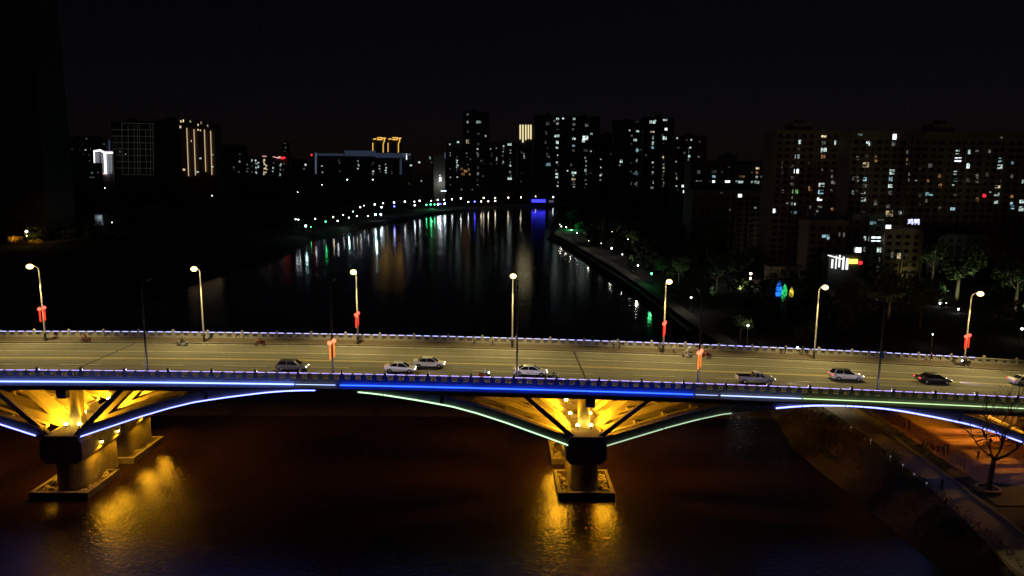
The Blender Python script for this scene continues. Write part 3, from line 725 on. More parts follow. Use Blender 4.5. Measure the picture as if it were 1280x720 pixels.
CL = {'dark': clothes('dark_clothes', (.02,.02,.02), (.02,.02,.03), (.03,.03,.04), SK, HA), 'light': clothes('light_top', (.05,.05,.05), (.05,.05,.07), (.5,.48,.42), SK, HA),
      'red': clothes('red_top', (.03,.03,.03), (.03,.03,.04), (.3,.04,.04), SK, HA), 'brown': clothes('brown_top', (.03,.03,.03), (.05,.05,.08), (.2,.12,.08), SK, HA),
      'rider': clothes('rider_dark', (.03,.03,.03), (.03,.03,.05), (.05,.05,.07), SK, (.02,.02,.02), True), 'rider_white': clothes('rider_pale', (.03,.03,.03), (.05,.05,.06), (.55,.55,.52), SK, (.4,.4,.38), True),
      'rider_red': clothes('rider_red', (.03,.03,.03), (.05,.03,.03), (.3,.05,.05), SK, (.2,.03,.03), True)}
def person(label, loc, rot, pose='walk', cl='dark', group=None, s=1.0):
    """one continuous skinned body; pose joints in metres, facing +X"""
    if pose == 'walk':
        hipL, kneeL, ankL, toeL = (0,.1,.92), (.12,.1,.5), (-.02,.1,.09), (.14,.11,.04); hipR, kneeR, ankR, toeR = (0,-.1,.92), (-.02,-.1,.49), (-.3,-.1,.13), (-.16,-.11,.05)
        elL, haL, elR, haR = (-.16,.24,1.13), (-.06,.25,.88), (.12,-.24,1.14), (.3,-.23,.95)
    elif pose == 'stand':
        hipL, kneeL, ankL, toeL = (0,.1,.92), (.03,.11,.5), (0,.12,.09), (.16,.13,.04); hipR, kneeR, ankR, toeR = (0,-.1,.92), (.02,-.11,.5), (0,-.12,.09), (.16,-.13,.04)
        elL, haL, elR, haR = (-.03,.26,1.13), (.08,.25,.87), (-.02,-.26,1.13), (.2,-.18,1.0)
    elif pose == 'dance':
        hipL, kneeL, ankL, toeL = (0,.1,.92), (.1,.18,.5), (.05,.26,.09), (.2,.28,.04); hipR, kneeR, ankR, toeR = (0,-.1,.92), (.05,-.16,.5), (-.08,-.22,.09), (.08,-.24,.04)
        elL, haL, elR, haR = (.1,.38,1.42), (.25,.5,1.66), (.15,-.36,1.25), (.4,-.3,1.4)
    else:   # riding
        hipL, kneeL, ankL, toeL = (-.05,.12,.8), (.36,.2,.72), (.28,.18,.36), (.44,.18,.31); hipR, kneeR, ankR, toeR = (-.05,-.12,.8), (.36,-.2,.72), (.28,-.18,.36), (.44,-.18,.31)
        elL, haL, elR, haR = (.2,.32,1.1), (.5,.3,1.05), (.2,-.32,1.1), (.5,-.3,1.05)
    dz = -.1 if pose == 'ride' else 0; lean = .08 if pose == 'ride' else 0
    pel = (hipL[0], 0, .97+dz); ch = (pel[0]+lean, 0, 1.3+dz); nk = (ch[0]+lean*.6, 0, 1.47+dz); hd = (nk[0]+.03, 0, 1.6+dz); tp = (nk[0]+.02, 0, 1.7+dz)
    shL, shR = (ch[0]+lean*.4, .19, 1.4+dz), (ch[0]+lean*.4, -.19, 1.4+dz)
    V = [pel, ch, nk, hd, tp, shL, elL, haL, shR, elR, haR, hipL, kneeL, ankL, toeL, hipR, kneeR, ankR, toeR]
    Rr = [(.15,.12),(.17,.12),(.055,.055),(.095,.105),(.07,.075),(.065,.065),(.048,.048),(.04,.035),(.065,.065),(.048,.048),(.04,.035),(.095,.095),(.062,.062),(.045,.045),(.04,.035),(.095,.095),(.062,.062),(.045,.045),(.04,.035)]
    E = [(0,1),(1,2),(2,3),(3,4),(1,5),(5,6),(6,7),(1,8),(8,9),(9,10),(0,11),(11,12),(12,13),(13,14),(0,15),(15,16),(16,17),(17,18)]
    me = bpy.data.meshes.new('person'); me.from_pydata(V, E, []); me.update()
    o = bpy.data.objects.new('person', me); COL.objects.link(o)
    sk = o.modifiers.new('skin', 'SKIN'); sk.use_smooth_shade = True
    for i, r in enumerate(Rr): me.skin_vertices[0].data[i].radius = r
    me.skin_vertices[0].data[0].use_root = True
    ss = o.modifiers.new('sub', 'SUBSURF'); ss.levels = 1; ss.render_levels = 1
    me.materials.append(CL[cl]); o.location = loc; o.rotation_euler = (0,0,rot); o.scale = (s,s,s)
    return tag(o, label, 'person', group)
def motorcycle(label, paint, lit_head, loc, rot, group, tailon=False):
    t = thing('motorcycle', label, 'motorcycle', (0,0,0), group); p = 'paint_'+paint
    for x in (-.62, .64):
        wh = MB().tube([(x,-.06,.27),(x,.06,.27)], .27, 16).build('wheel', 'tyre', t, True); MB().tube([(x,-.065,.27),(x,.065,.27)], .16, 10).build('rim', 'rim', wh)
    MB().loft([rr_ring(x, a, b, hw, .05) for x, a, b, hw in ((-.92,.55,.72,.1),(-.6,.42,.76,.17),(-.2,.3,.72,.18),(.0,.28,.5,.17),(.3,.28,.42,.16),(.42,.3,.8,.15),(.52,.5,1.0,.1))]).build('body', p, t, True)
    MB().loft([rr_ring(x, .74, b, hw, .04) for x, b, hw in ((-.85,.84,.1),(-.5,.86,.16),(-.05,.82,.14),(.05,.78,.06))]).build('seat', 'blackpaint', t, True)
    MB().tube([(.64,.0,.3),(.5,0,.7),(.44,0,1.0)], .04, 8).build('fork', 'darksteel', t)
    MB().tube([(.4,-.34,1.02),(.46,-.1,1.02),(.46,.1,1.02),(.4,.34,1.02)], .025, 8).build('handlebar', 'blackpaint', t)
    MB().ball((.57,0,.9), .11, 10, 6).build('headlight', 'e_headw' if lit_head else 'c_head', t, True)
    MB().box(-.96,-.9,-.08,.08,.6,.7).build('taillight', 'e_tail' if tailon else 'c_tail', t)
    MB().tube([(-.7,-.16,.3),(-.2,-.17,.26)], [.06,.04], 8).build('exhaust', 'darksteel', t)
    t.location = loc; t.rotation_euler = (0,0,rot); return t
MOT = 'motorcycles on the bridge'; RID = 'riders on motorcycles'; WALK = 'people walking on the far sidewalk'
def moto(x, y, rot, paint, head, ml, cl, pl, tailon=False):
    P = onDeck(x, y); z = deck(P[0])+.02+(.15 if P[1] > 111.1 else 0); loc = (P[0], P[1], z)
    motorcycle(ml, paint, head, loc, rot, MOT, tailon)
    if pl: person(pl, (P[0]-.1*math.cos(rot), P[1], z), rot, 'ride', cl, RID)
moto(606, 473.5, 0, 'red', True, 'red motorcycle with its headlight on beside the near railing', 'rider_white', 'rider in a pale top on the motorcycle left of the white sedan', True)
moto(692, 476.5, 0, 'black', False, 'black motorcycle just in front of a white sedan at the near railing', 'rider', 'rider in dark clothes just ahead of the white sedan')
moto(228, 432.5, math.pi, 'white', False, 'white scooter riding left along the far kerb', 'rider', 'rider in dark clothes on the white scooter by the far kerb')
moto(325, 432.5, math.pi, 'red', False, 'red scooter riding left by the far kerb, above the grey car', 'rider_red', 'rider in red on the red scooter by the far kerb')
moto(107, 428.5, math.pi, 'red', False, 'dark red scooter on the far kerb at the left of the bridge', 'rider_red', 'rider in dark red on the leftmost scooter')
moto(859, 446.5, math.pi, 'white', False, 'white scooter near the far kerb beside a red scooter', 'rider_white', 'rider in pale clothes on the white scooter behind the lanterns')
moto(882, 448, math.pi, 'red', False, 'red scooter right behind the white scooter near the far kerb', 'rider_red', 'rider in red behind the orange lanterns')
moto(1206, 458.5, math.pi, 'black', True, 'black motorcycle with a bright white headlight under the rightmost lanterns', 'rider', 'rider in dark clothes behind the bright white headlight')
for x, y, c, ro, l in ((593,432.5,'light',0,'person in a pale top walking left of the lit middle lamp'), (616,433.5,'light',3.1,'person in a pale top walking close to the lit middle lamp'),
        (767,437,'light',0,'person in a pale top on the far sidewalk, walking ahead of a companion'), (774,438,'brown',0,'person in a brown top walking beside the pale companion'),
        (842,443,'light',3.1,'person in a pale top beside the lamp pole with bright red lanterns'), (981,444,'dark',0,'person in dark clothes at the far railing above the pickup truck'),
        (1003,445,'dark',3.1,'person in dark clothes at the far railing left of the sixth lit lamp'), (1161,452,'red',0,'person in a red top at the far railing above the black sedan')):
    P = onDeck(x, y); person(l, (P[0], min(P[1], 113.9), deck(P[0])+.16), ro, 'walk', c, WALK)

# ------------------------------------------------------------------ trees
def leaf_cloud(rng, clumps, n, size, mb, hollow=.55):
    """many small leaf faces spread through ellipsoidal clumps"""
    for (cx, cy, cz, rx, ry, rz) in clumps:
        for _ in range(n):
            u = np.array([rng.gauss(0,1) for _ in range(3)]); u /= np.linalg.norm(u); q = (hollow+(1-hollow)*rng.random())*(.85+.3*rng.random())
            c = np.array([cx+u[0]*rx*q, cy+u[1]*ry*q, cz+u[2]*rz*q])
            a = np.array([rng.gauss(0,1) for _ in range(3)]); a /= np.linalg.norm(a); b = np.cross(a, [rng.gauss(0,1) for _ in range(3)]); b /= np.linalg.norm(b)
            s = size*rng.uniform(.6, 1.3)
            mb.add([c-a*s, c-b*s*.5, c+a*s, c+b*s*.5], [(0,1,2,3)])
def limbs(rng, base, H, rad, nb, spread, mb):
    x, y, z = base; tops = []
    lean = (rng.uniform(-.3,.3), rng.uniform(-.3,.3))
    mb.tube([(x,y,z-.3),(x+lean[0]*.4,y+lean[1]*.4,z+H*.25),(x+lean[0],y+lean[1],z+H*.55),(x+lean[0]*1.3,y+lean[1]*1.3,z+H*.8)], [rad*1.2,rad*.9,rad*.6,rad*.2], 7)
    for k in range(nb):
        h = rng.uniform(.3,.65)*H; a = rng.uniform(0, 6.28); e = (x+math.cos(a)*spread, y+math.sin(a)*spread, z+h+H*rng.uniform(.15,.35))
        mb.tube([(x+lean[0]*.7,y+lean[1]*.7,z+h),((x+e[0])/2,(y+e[1])/2,z+h+H*.1),e], [rad*.45,rad*.3,rad*.1], 5); tops.append(e)
    return tops
def crown_proto(seed, H, W, nclump, nleaf, size, m):
    rng = random.Random(seed); tr = MB(); tops = limbs(rng, (0,0,0), H, H*.028, 7, W*.55, tr)
    cl = []
    for i in range(nclump):
        if i < len(tops): c = tops[i]
        else:
            a = rng.uniform(0, 6.28); q = rng.uniform(.1,.8)*W; c = (math.cos(a)*q, math.sin(a)*q, H*rng.uniform(.5,.95))
        r = W*rng.uniform(.28,.5); cl.append((c[0],c[1],c[2],r,r,r*.75))
    cr = MB(); leaf_cloud(rng, cl, nleaf, size, cr)
    return tr.mesh('trunk', 'bark'), cr.mesh('crown', m)
PROTO = [crown_proto(11, 9, 3.6, 13, 150, .3, 'leaf'), crown_proto(12, 12, 4.4, 15, 150, .34, 'leaf2'), crown_proto(13, 7.5, 3.4, 11, 150, .28, 'leaf')]
def tree(label, x, y, k=0, s=1.0, group='leafy trees on the right bank', rot=0.0, z=None):
    t = thing('leafy_tree', label, 'tree', (x, y, gz(x, y)-.05 if z is None else z), group)
    for n, me in zip(('trunk', 'crown'), PROTO[k]):
        o = bpy.data.objects.new(n, me); COL.objects.link(o); o.parent = t
    t.scale = (s,s,s); t.rotation_euler = (0,0,rot); return t
def ground_at(x, y): 
    P = atZ(x, y, GZ); return P[0], P[1]
# bare tree in its round planter
bx, by = 64.9, 84.4
bt = thing('bare_tree', 'leafless dark tree with spreading twigs standing in the round stone planter', 'tree', (bx, by, GZ+.3))
rng = random.Random(5); trunk = MB(); br = MB(); tw = MB()
fork = Vector((bx+.3, by, GZ+4.3))
trunk.tube([(bx,by,GZ+.1),(bx+.05,by,GZ+1.2),(bx+.2,by,GZ+3),fork], [.42,.33,.29,.26], 10)
def grow(p, d, length, r, lev):
    n = 4; pts = [p]; q = p.copy(); dd = d.copy()
    for _ in range(n):
        dd = (dd+Vector((rng.gauss(0,.13),rng.gauss(0,.13),rng.gauss(.05,.1)))).normalized(); q = q+dd*length/n; pts.append(q.copy())
    (br if lev < 2 else tw).tube(pts, [r*(1-.6*i/n) for i in range(n+1)], 6 if lev < 2 else 4)
    if lev >= 4: return
    for k in range(rng.choice((3, 3, 4)) if lev < 3 else 3):
        i = rng.randint(2, n); a = (pts[i]-pts[i-1]).normalized()
        side = Vector((rng.gauss(0,1),rng.gauss(0,.8),rng.gauss(.25,.7))).normalized()
        grow(pts[i], (a+side*.75).normalized(), length*rng.uniform(.5,.78), r*.56, lev+1)
for dx, dy, dz, l, r in ((-1.0,-.2,1.15,4.6,.17),(-.45,.5,1.5,4.2,.14),(.6,.1,1.6,5.2,.18),(1.2,-.3,1.15,5.6,.18),(.1,-.6,1.5,4,.12)):
    grow(fork, Vector((dx,dy,dz)).normalized(), l, r, 0)
trunk.build('trunk', 'bark', bt, True); br.build('branches', 'bark', bt, True); tw.build('twigs', 'bark', bt)
pl = MB(); 
ring = lambda r, z: [(bx+r*math.cos(a), by+r*math.sin(a), z) for a in np.linspace(0, 2*math.pi, 25)[:-1]]
pl.loft([ring(1.5, GZ), ring(1.5, GZ+.5), ring(1.15, GZ+.5), ring(1.15, GZ+.2)])
tag(pl.build('planter', 'path'), 'round pale stone planter ring around the foot of the bare tree', 'planter')

# hedge beside the path, low shrubs on the bank
def hedge(name, label, pts, wd, h, m, n, cat='hedge'):
    rng = random.Random(len(label)); g = MB(); cl = []
    for (a, b) in zip(pts[:-1], pts[1:]):
        L = math.dist(a, b); k = max(2, int(L/1.1))
        for i in range(k):
            q = (i+rng.random()*.5)/k; cl.append((a[0]+(b[0]-a[0])*q+rng.uniform(-.2,.2), a[1]+(b[1]-a[1])*q, GZ+h*.45, wd*rng.uniform(.8,1.1), wd, h*.55))
    leaf_cloud(rng, cl, n, .13, g); return tag(g.build(name, m), label, cat)
hedge('hedge', 'long dark clipped hedge between the path and the orange plaza', [(63.6,119),(64.2,108),(63.6,98),(62.9,89.5)], .75, 1.5, 'leaf2', 130)
rng = random.Random(21)
SH_TXT = ['low scrubby bush on the bank below the path, nearest the bridge', 'broad low bush on the bank beside the path lights', 'dark bush on the bank left of the paved path bend', 'dark bush on the bank slope at the bottom right', 'small scrub on the bank edge close to the water']
for (x, y, r), l in zip(((57.2,112,1.1),(57.6,97,1.5),(56.2,88,1.6),(53.9,77,1.5),(51.5,101,.7)), SH_TXT):
    g = MB(); leaf_cloud(rng, [(x+rng.uniform(-r,r), y+rng.uniform(-2.4,2.4), gz(x,y)+.3, r*.7, r*.9, .55) for _ in range(7)], 110, .15, g)
    tag(g.build('bush', 'leaf2'), l, 'bush', 'bushes on the near bank')
g = MB()
for _ in range(5200):
    y = rng.uniform(58, 128); x = rng.uniform(48.5, 58.5-max(0, (82-y)*.12)); z = gz(x, y)
    if z < .1: continue
    h = rng.uniform(.12, .5); a = rng.uniform(0, 6.28); q = .05+h*.12
    g.add([(x-q*math.cos(a), y-q*math.sin(a), z-.03), (x+q*math.cos(a), y+q*math.sin(a), z-.03), (x+rng.gauss(0,.15), y+rng.gauss(0,.15), z+h)], [(0,1,2)])
tag(g.build('bank_grass', mat('dry_grass', (.09,.052,.03), .9, var=.5, scale=.6)), 'dry grass tufts covering the near river bank', 'grass', kind='stuff')
# parapet wall where the path dives under the bridge
MBw = MB(); MBw.prismz([(63.15,116.5),(63.55,116.5),(64.1,104.5),(63.7,104.5)], GZ-.2, GZ+1.0)
tag(MBw.build('parapet_wall', 'concrete'), 'low pale parapet wall along the path under the bridge', 'wall')
# path bollards
bproto = None
BT = ['first', 'second', 'third', 'fourth', 'fifth', 'sixth']
for i, (x, y) in enumerate(((1063.5,540),(1088,556),(1112.5,577),(1128,588),(1142,599.5),(1157.5,611))):
    gx, gy = ground_at(x, y); lab = f'small pale path light post at the path edge, {BT[i]} counted from the bridge'
    if bproto is None:
        bproto = thing('path_bollard', lab, 'bollard', (gx, gy, GZ+.02), 'light posts along the path edge')
        b0 = MB().tube([(gx,gy,GZ-.1),(gx,gy,GZ+.75)], .07, 8); b0.build('post', 'steel', bproto, True)
        MB().tube([(gx,gy,GZ+.72),(gx,gy,GZ+.9)], [.09,.08], 8).build('lens', emit('bollard_glow', (.9,.9,.85), .22, False), bproto, True)
    else:
        c = copy_tree(bproto); c.location = (gx, gy, GZ+.02); c['label'] = lab
# people in the plaza and on the path
PZ = 'people in the orange lit plaza'
for x, y, po, c, l in ((1131,535,'stand','red','person in a reddish top standing at the plaza behind the hedge start'), (1136,537,'stand','dark','person in dark clothes beside the reddish figure behind the hedge'),
        (1172,570,'dance','dark','person in dark clothes bending an arm, left of the plaza pair'), (1179,571,'stand','dark','person in dark clothes standing in the plaza pair'),
        (1184,568,'dance','dark','person with raised arms at the right of the plaza pair'), (1222,576,'dance','dark','person in dark clothes dancing just behind the bare tree'),
        (1228,541,'walk','red','person in a red top far back in the plaza behind the tree twigs'), (1271,562,'stand','dark','person in dark clothes at the right edge of the plaza'),
        (1237,560,'stand','dark','person in dark clothes right of the bare tree fork'), (1155,552,'stand','brown','person in brown beside the parked scooters in the plaza')):
    gx, gy = ground_at(x, y); person(l, (gx, gy, GZ+.05), random.uniform(0, 6), po, c, PZ)
gx, gy = ground_at(1176.5, 614); person('person in dark clothes walking alone on the paved path', (gx, gy, GZ+.06), 1.6, 'walk', 'dark')
for i, (x, y) in enumerate(((1151,561),(1158,562),(1165,561))):
    gx, gy = ground_at(x, y); motorcycle(f'parked dark scooter by the hedge in the plaza, {BT[i]} from the left', ('black','grey','red')[i], False, (gx, gy, GZ+.05), .5+.4*i, 'scooters parked in the plaza')
for i, (x, y) in enumerate(((1191,579),(1196,581),(1201,583),(1205,585))):
    gx, gy = ground_at(x, y); b = MB().tube([(gx,gy,GZ),(gx,gy,GZ+1.15)], [.13,.11], 10); b.ball((gx,gy,GZ+1.18), .15, 10, 6)
    tag(b.build('bollard', 'kerb', smooth=True), f'stone plaza bollard before the bare tree, {BT[i]} from the left', 'bollard', 'stone bollards in the plaza')
point('plaza_light', (82, 106, GZ+5.6), 5000, (1, .36, .07), .3)
point('plaza_light', (96, 93, GZ+6.5), 3000, (1, .36, .07), .3)
spot('underpass_light', (60.5, 121, GZ+4.4), (60.5, 119, 0), 900, (1, .85, .5), 118, .6, .2)

# ------------------------------------------------------------------ lamps of the promenade and the far shores
MT['thinpole'] = MT['darksteel']
def park_lamp(label, P, col, size, power, group, hp=None, lc=None):
    x, y, z = P; g = GZ-.05 if hp is None else hp
    t = thing('park_lamp', label, 'lamp post', (x, y, g), group)
    MB().tube([(x,y,g),(x,y,z-size)], [.09,.06], 6).build('pole', 'steel' if y < 620 else 'darksteel', t)
    MB().ball((x,y,z), size, 10, 6).build('lamp_globe', MT[col], t, True)
    if power: point('lamp_light', (x, y, z+size*1.2), power, lc or {'s_green': (.1,1,.3), 's_blue': (.1,.1,1)}.get(col, (1,.93,.75)), size, t)
    return t
PR_ = 'lamps along the right promenade'
ORD = ['first','second','third','fourth','fifth','sixth','seventh','eighth','ninth','tenth','eleventh','twelfth','thirteenth','fourteenth','fifteenth','sixteenth','seventeenth','eighteenth','nineteenth','twentieth',
       'twenty-first','twenty-second','twenty-third','twenty-fourth','twenty-fifth','twenty-sixth','twenty-seventh','twenty-eighth','twenty-ninth','thirtieth','thirty-first','thirty-second','thirty-third','thirty-fourth','thirty-fifth','thirty-sixth','thirty-seventh','thirty-eighth','thirty-ninth','fortieth']
pl_px = [(935,407,'s_white',.26,160),(864,371.5,'s_white',.32,420),(814.5,342,'s_green',.38,300),(797.5,332,'s_white',.33,420),(788.5,323.5,'s_white',.33,420),(778,318,'s_white',.25,300),(764.5,310.5,'s_white',.42,500),
         (751.5,304,'s_warm',.18,420),(736,301,'s_warm',.16,500),(721.5,291,'s_white',.36,500),(714.3,287.5,'s_white',.3,500),(707.8,284,'s_white',.4,500),(701.8,283,'s_white',.36,500),(699.8,280.5,'s_warm',.24,300)]
for i, (x, y, c, s, p) in enumerate(pl_px):
    P = atZ(x, y, GZ+4.6)
    nm = 'green-glowing lamp post on the right promenade, near the bright red lanterns' if c == 's_green' else f'white lamp post on the right promenade, {ORD[i]} counted from the bridge'
    park_lamp(nm, P, c, s, p, PR_)
for x, y, l, c, s in ((765.5,289.5,'lone lamp among the dark trees behind the promenade bend','s_warm',.5),(785,299,'small lone lamp in the dark trees right of the promenade','s_white',.3),(903,328,'tiny white lamp in the trees left of the yellow lamp pair','s_white',.2),
                   (938.5,342,'upper of two yellow lamps beside the trees near the pavilion','s_warm',.5),(937.5,348,'lower of two yellow lamps beside the trees near the pavilion','s_warm',.5),
                   (1238,381.5,'left one of two low greenish lamps beneath the big tree','s_white',.0),(1277.5,411,'greenish lamp at the right edge behind the bridge','s_warm',.3),(1166,418,'small white lamp on the ground behind the bridge, right','s_white',.15),(997,434.5,'bright white lamp just above the far railing near the sixth lit lamp','s_white',.22)):
    if s == 0: continue
    P = atZ(x, y, GZ+3.2); park_lamp(l, P, c, s, 500 if s >= .5 else 60, 'lone lamps among the right bank trees')
# left and far shore: sighted lamp and, where known, its mirror image give the distance
shore = [(332,275,0,'s_warm',.35),(339.3,276.5,0,'s_warm',.5),(369.5,274,327,'s_white',.4),(373,274.5,325,'s_white',.4),(382,282.5,323,'s_cyan',.62),(388.5,283.5,0,'s_green',.25),(394,273.5,0,'s_white',.45),(407,277,314,'s_green',.5),(416.5,271.5,0,'s_warm',.5),
         (422,276,309,'s_white',.45),(429,268.5,0,'s_white',.35),(436,272,303,'s_white',.4),(441.2,264.5,303,'s_white',.35),(446,270,301,'s_warm',.4),(450.3,259,300,'s_white',.5),(455,257,0,'s_white',.4),(460,270,298,'s_white',.35),(469.3,268,292,'s_cyan',.75),(476,268,290,'s_cyan',.75),
         (468.5,255.5,0,'s_white',.7),(477,259,0,'s_white',.85),(479,254,0,'s_white',.5),(492.6,253,0,'s_white',.75),(492.8,258,289,'s_blue',.8),(506,252,289,'s_white',.8),(518,252,0,'s_white',.7),(518.5,256.5,284,'s_white',.9),(524.5,251,0,'s_white',.9),
         (533,256,276,'s_green',.8),(538.2,255.6,276,'s_green',.95),(543.2,255.5,276,'s_green',.8),(547.6,255.3,275,'s_cyan',1.1),(551,255,275,'s_blue',.7),(556,254.8,274,'s_cyan',1.2),
         (539,251,0,'s_white',.6),(547,249.8,0,'s_white',.9),(555.2,249.6,0,'s_white',.8),(565,249.2,273,'s_white',.9)]
far = [(576,248,276,'s_white',1.0),(590,248,0,'s_white',.9),(585.4,252.4,272,'s_white',.9),(593.4,252,272,'s_blue',1.0),(601.5,251.8,271,'s_warm',1.0),(604.5,247.4,272,'s_warm',1.0),(610.4,251.6,270,'s_warm',1.0),(619,247.6,0,'s_warm',1.0),(619.2,251.4,270,'s_warm',1.0),
       (635.4,247,271,'s_warm',1.1),(651.2,246.8,271,'s_warm',1.1),(669.5,245.5,0,'s_warm',.8),(691.5,246.5,0,'s_white',1.2),(707,246,0,'s_white',.9),(711,244.5,0,'s_white',.8),(727,243,0,'s_white',.7)]
for rowi, (row, grp, nm) in enumerate(((shore, 'lamps along the left bank', 'left bank'), (far, 'lamps along the far shore', 'far shore'))):
    nlast = 700.0; ords = {}
    for (x, y, yr, c, s) in row:
        if yr: nlast = atZ(x, (y+yr)/2, 0)[1]
        Yd = nlast if yr else (1500 if rowi else nlast+40+(x-330)*.4)
        Yd = min(Yd, 1700)
        P = atY(x, y, Yd); cn = {'s_white':'white','s_warm':'warm','s_cyan':'bright cyan','s_green':'green','s_blue':'blue'}[c]
        ords[cn] = ords.get(cn, 0)+1
        park_lamp(f'{cn} lamp on the {nm}, {ORD[ords[cn]-1]} {cn} one from the left', P, c, s*1.05, 0, grp, hp=max(gz(P[0], P[1]), .2))
for k, (x, y, pw, cl) in enumerate(((436,276,900,(.5,1,.75)),(470,272,1500,(.6,1,1)),(540,258,6000,(.1,1,.3)),(382,286,700,(.5,1,.9)))):
    P = atY(x, y, 620 if k != 2 else 1090); point('shore_glow', P, pw, cl, .5)
P0, P1 = atY(664, 251, 1330), atY(682, 251.3, 1330)
def strip_thing(name, label, cat, x0, x1, y, Yd, m, h, dy=1.0, zlow=True):
    a, b = atY(x0, y, Yd), atY(x1, y, Yd); t = thing(name, label, cat, ((a[0]+b[0])/2, Yd, 3))
    MB().box(a[0], b[0], Yd-dy, Yd, a[2]-h/2, a[2]+h/2).build('light_panel', m, t)
    g = MB(); 
    for q in np.linspace(a[0]+.5, b[0]-.5, 5): g.box(q-.25, q+.25, Yd-.7, Yd-.3, 0, a[2]-h/2)
    g.build('frame', 'darksteel', t); return t
strip_thing('light_board', 'long blue glowing board at the far water edge right of the lamps', 'light board', 664.5, 682, 251, 1300, 's_bluestrip', 6)
strip_thing('light_board', 'small pale glowing board beside the blue one on the far shore', 'light board', 686, 692, 251.6, 1300, 'e_bluepale', 4)
strip_thing('light_board', 'thin bright white line of light below the pale tower, left of centre', 'light board', 551, 562.5, 238.7, 1500, 'w_bright', 2)

# ------------------------------------------------------------------ buildings
UNIT = MB().box(-.5, -.04, -.5, .5, -.5, .5); UNIT.box(.04, .5, -.5, .5, -.5, .28); UNIT.box(.04, .5, -.5, .5, .36, .5)
WMESH = {}
def winmesh(m):
    if m not in WMESH: WMESH[m] = UNIT.mesh('window', m)
    return WMESH[m]
def building(name, label, x0, x1, ytop, Yd, wall='wallA', depth=18, fl=3.1, bay=3.6, lit=(), cols=(), seed=1, group=None, base=GZ-.3, roofhut=True, step=None, glaz=True, px=None, cat='building'):
    """slab or tower whose front stands at Yd; lit = sighted windows (x, y, w, h, kind), cols = random lit columns (x, ya, yb, count, kinds)"""
    a, b = atY(x0, ytop, Yd), atY(x1, ytop, Yd); xa, xb = a[0], b[0]; zt = (a[2]+b[2])/2
    t = thing(name, label, cat, ((xa+xb)/2, Yd+depth/2, base), group)
    rng = random.Random(seed); H = zt-base
    body = MB(); body.box(xa, xb, Yd, Yd+depth, base-1, zt)
    body.box(xa-.3, xb+.3, Yd-.3, Yd+depth+.3, zt, zt+.9)
    nb = max(2, int(round((xb-xa)/(bay*2.5))))
    for k in range(nb+1):
        x = xa+(xb-xa)*k/nb; body.box(x-.35, x+.35, Yd-.7, Yd-.002, base-1, zt-.004)
    if Yd < 450 and H > 25:
        for f in range(int(H/fl)):
            for k in range(nb):
                x = xa+(xb-xa)*(k+.5)/nb; q = (xb-xa)/nb*.3; z = base+f*fl
                body.box(x-q, x+q, Yd-1.1, Yd-.005, z, z+.16); body.box(x-q, x+q, Yd-1.1, Yd-1.0, z+.16, z+.85)
    body.build('wall', wall, t)
    if roofhut:
        h = MB(); q = (xa+xb)/2+rng.uniform(-.1,.1)*(xb-xa); hw = min(5, (xb-xa)*.18); h.box(q-hw, q+hw, Yd+3, Yd+depth-4, zt+.9, zt+4.6); h.box(q-hw*.4, q+hw*.4, Yd+5, Yd+depth-7, zt+4.6, zt+6.5); h.build('roof', wall, t)
    nf = int(H/fl)
    if glaz and nf*nb < 900:
        gl = MB(); n2 = max(2, int((xb-xa)/bay))
        for f in range(nf):
            z = base+f*fl+1.0
            for k in range(n2):
                x = xa+(xb-xa)*(k+.5)/n2; gl.add([(x-bay*.28, Yd-.03, z), (x+bay*.28, Yd-.03, z), (x+bay*.28, Yd-.03, z+1.5), (x-bay*.28, Yd-.03, z+1.5)], [(0,1,2,3)])
        tag(gl.build('glazing', 'glass', t), kind='stuff')
    pxm = Yd/FPX
    wins = list(lit)
    for (x, ya, yb, n, kinds, w_, h_) in cols:
        for _ in range(n):
            wins.append((x+rng.choice((-.6,0,0,.6)), ya+(yb-ya)*rng.random(), w_*rng.uniform(.6,1.2), h_*rng.uniform(.7,1.1), rng.choice(kinds)))
    for (x, y, w_, h_, k) in wins[:100]:
        P = atY(x, y, Yd-.1); o = bpy.data.objects.new('window', winmesh({'W':'w_white','C':'w_cool','Y':'w_warm','A':'w_amber','G':'w_green','D':'w_dim','B':'w_bright','R':'e_red'}[k])); COL.objects.link(o); o.parent = t
        o.location = (P[0]-(xa+xb)/2, -.1-depth/2, P[2]-base); o.scale = (w_*pxm, .14, h_*pxm)
    return t, xa, xb, zt
def bars(t, pts, Yd, m, name='light_strip', th=.5, dep=.4):
    """luminous outlines on a facade: list of sighted segments (x0,y0,x1,y1) with half width th in metres"""
    for (x0, y0, x1, y1) in pts:
        a, b = atY(x0, y0, Yd-.4), atY(x1, y1, Yd-.4)
        MB().tube([a, b], th, 4).build(name, m, t)
TO = 'dark apartment towers in the distance'
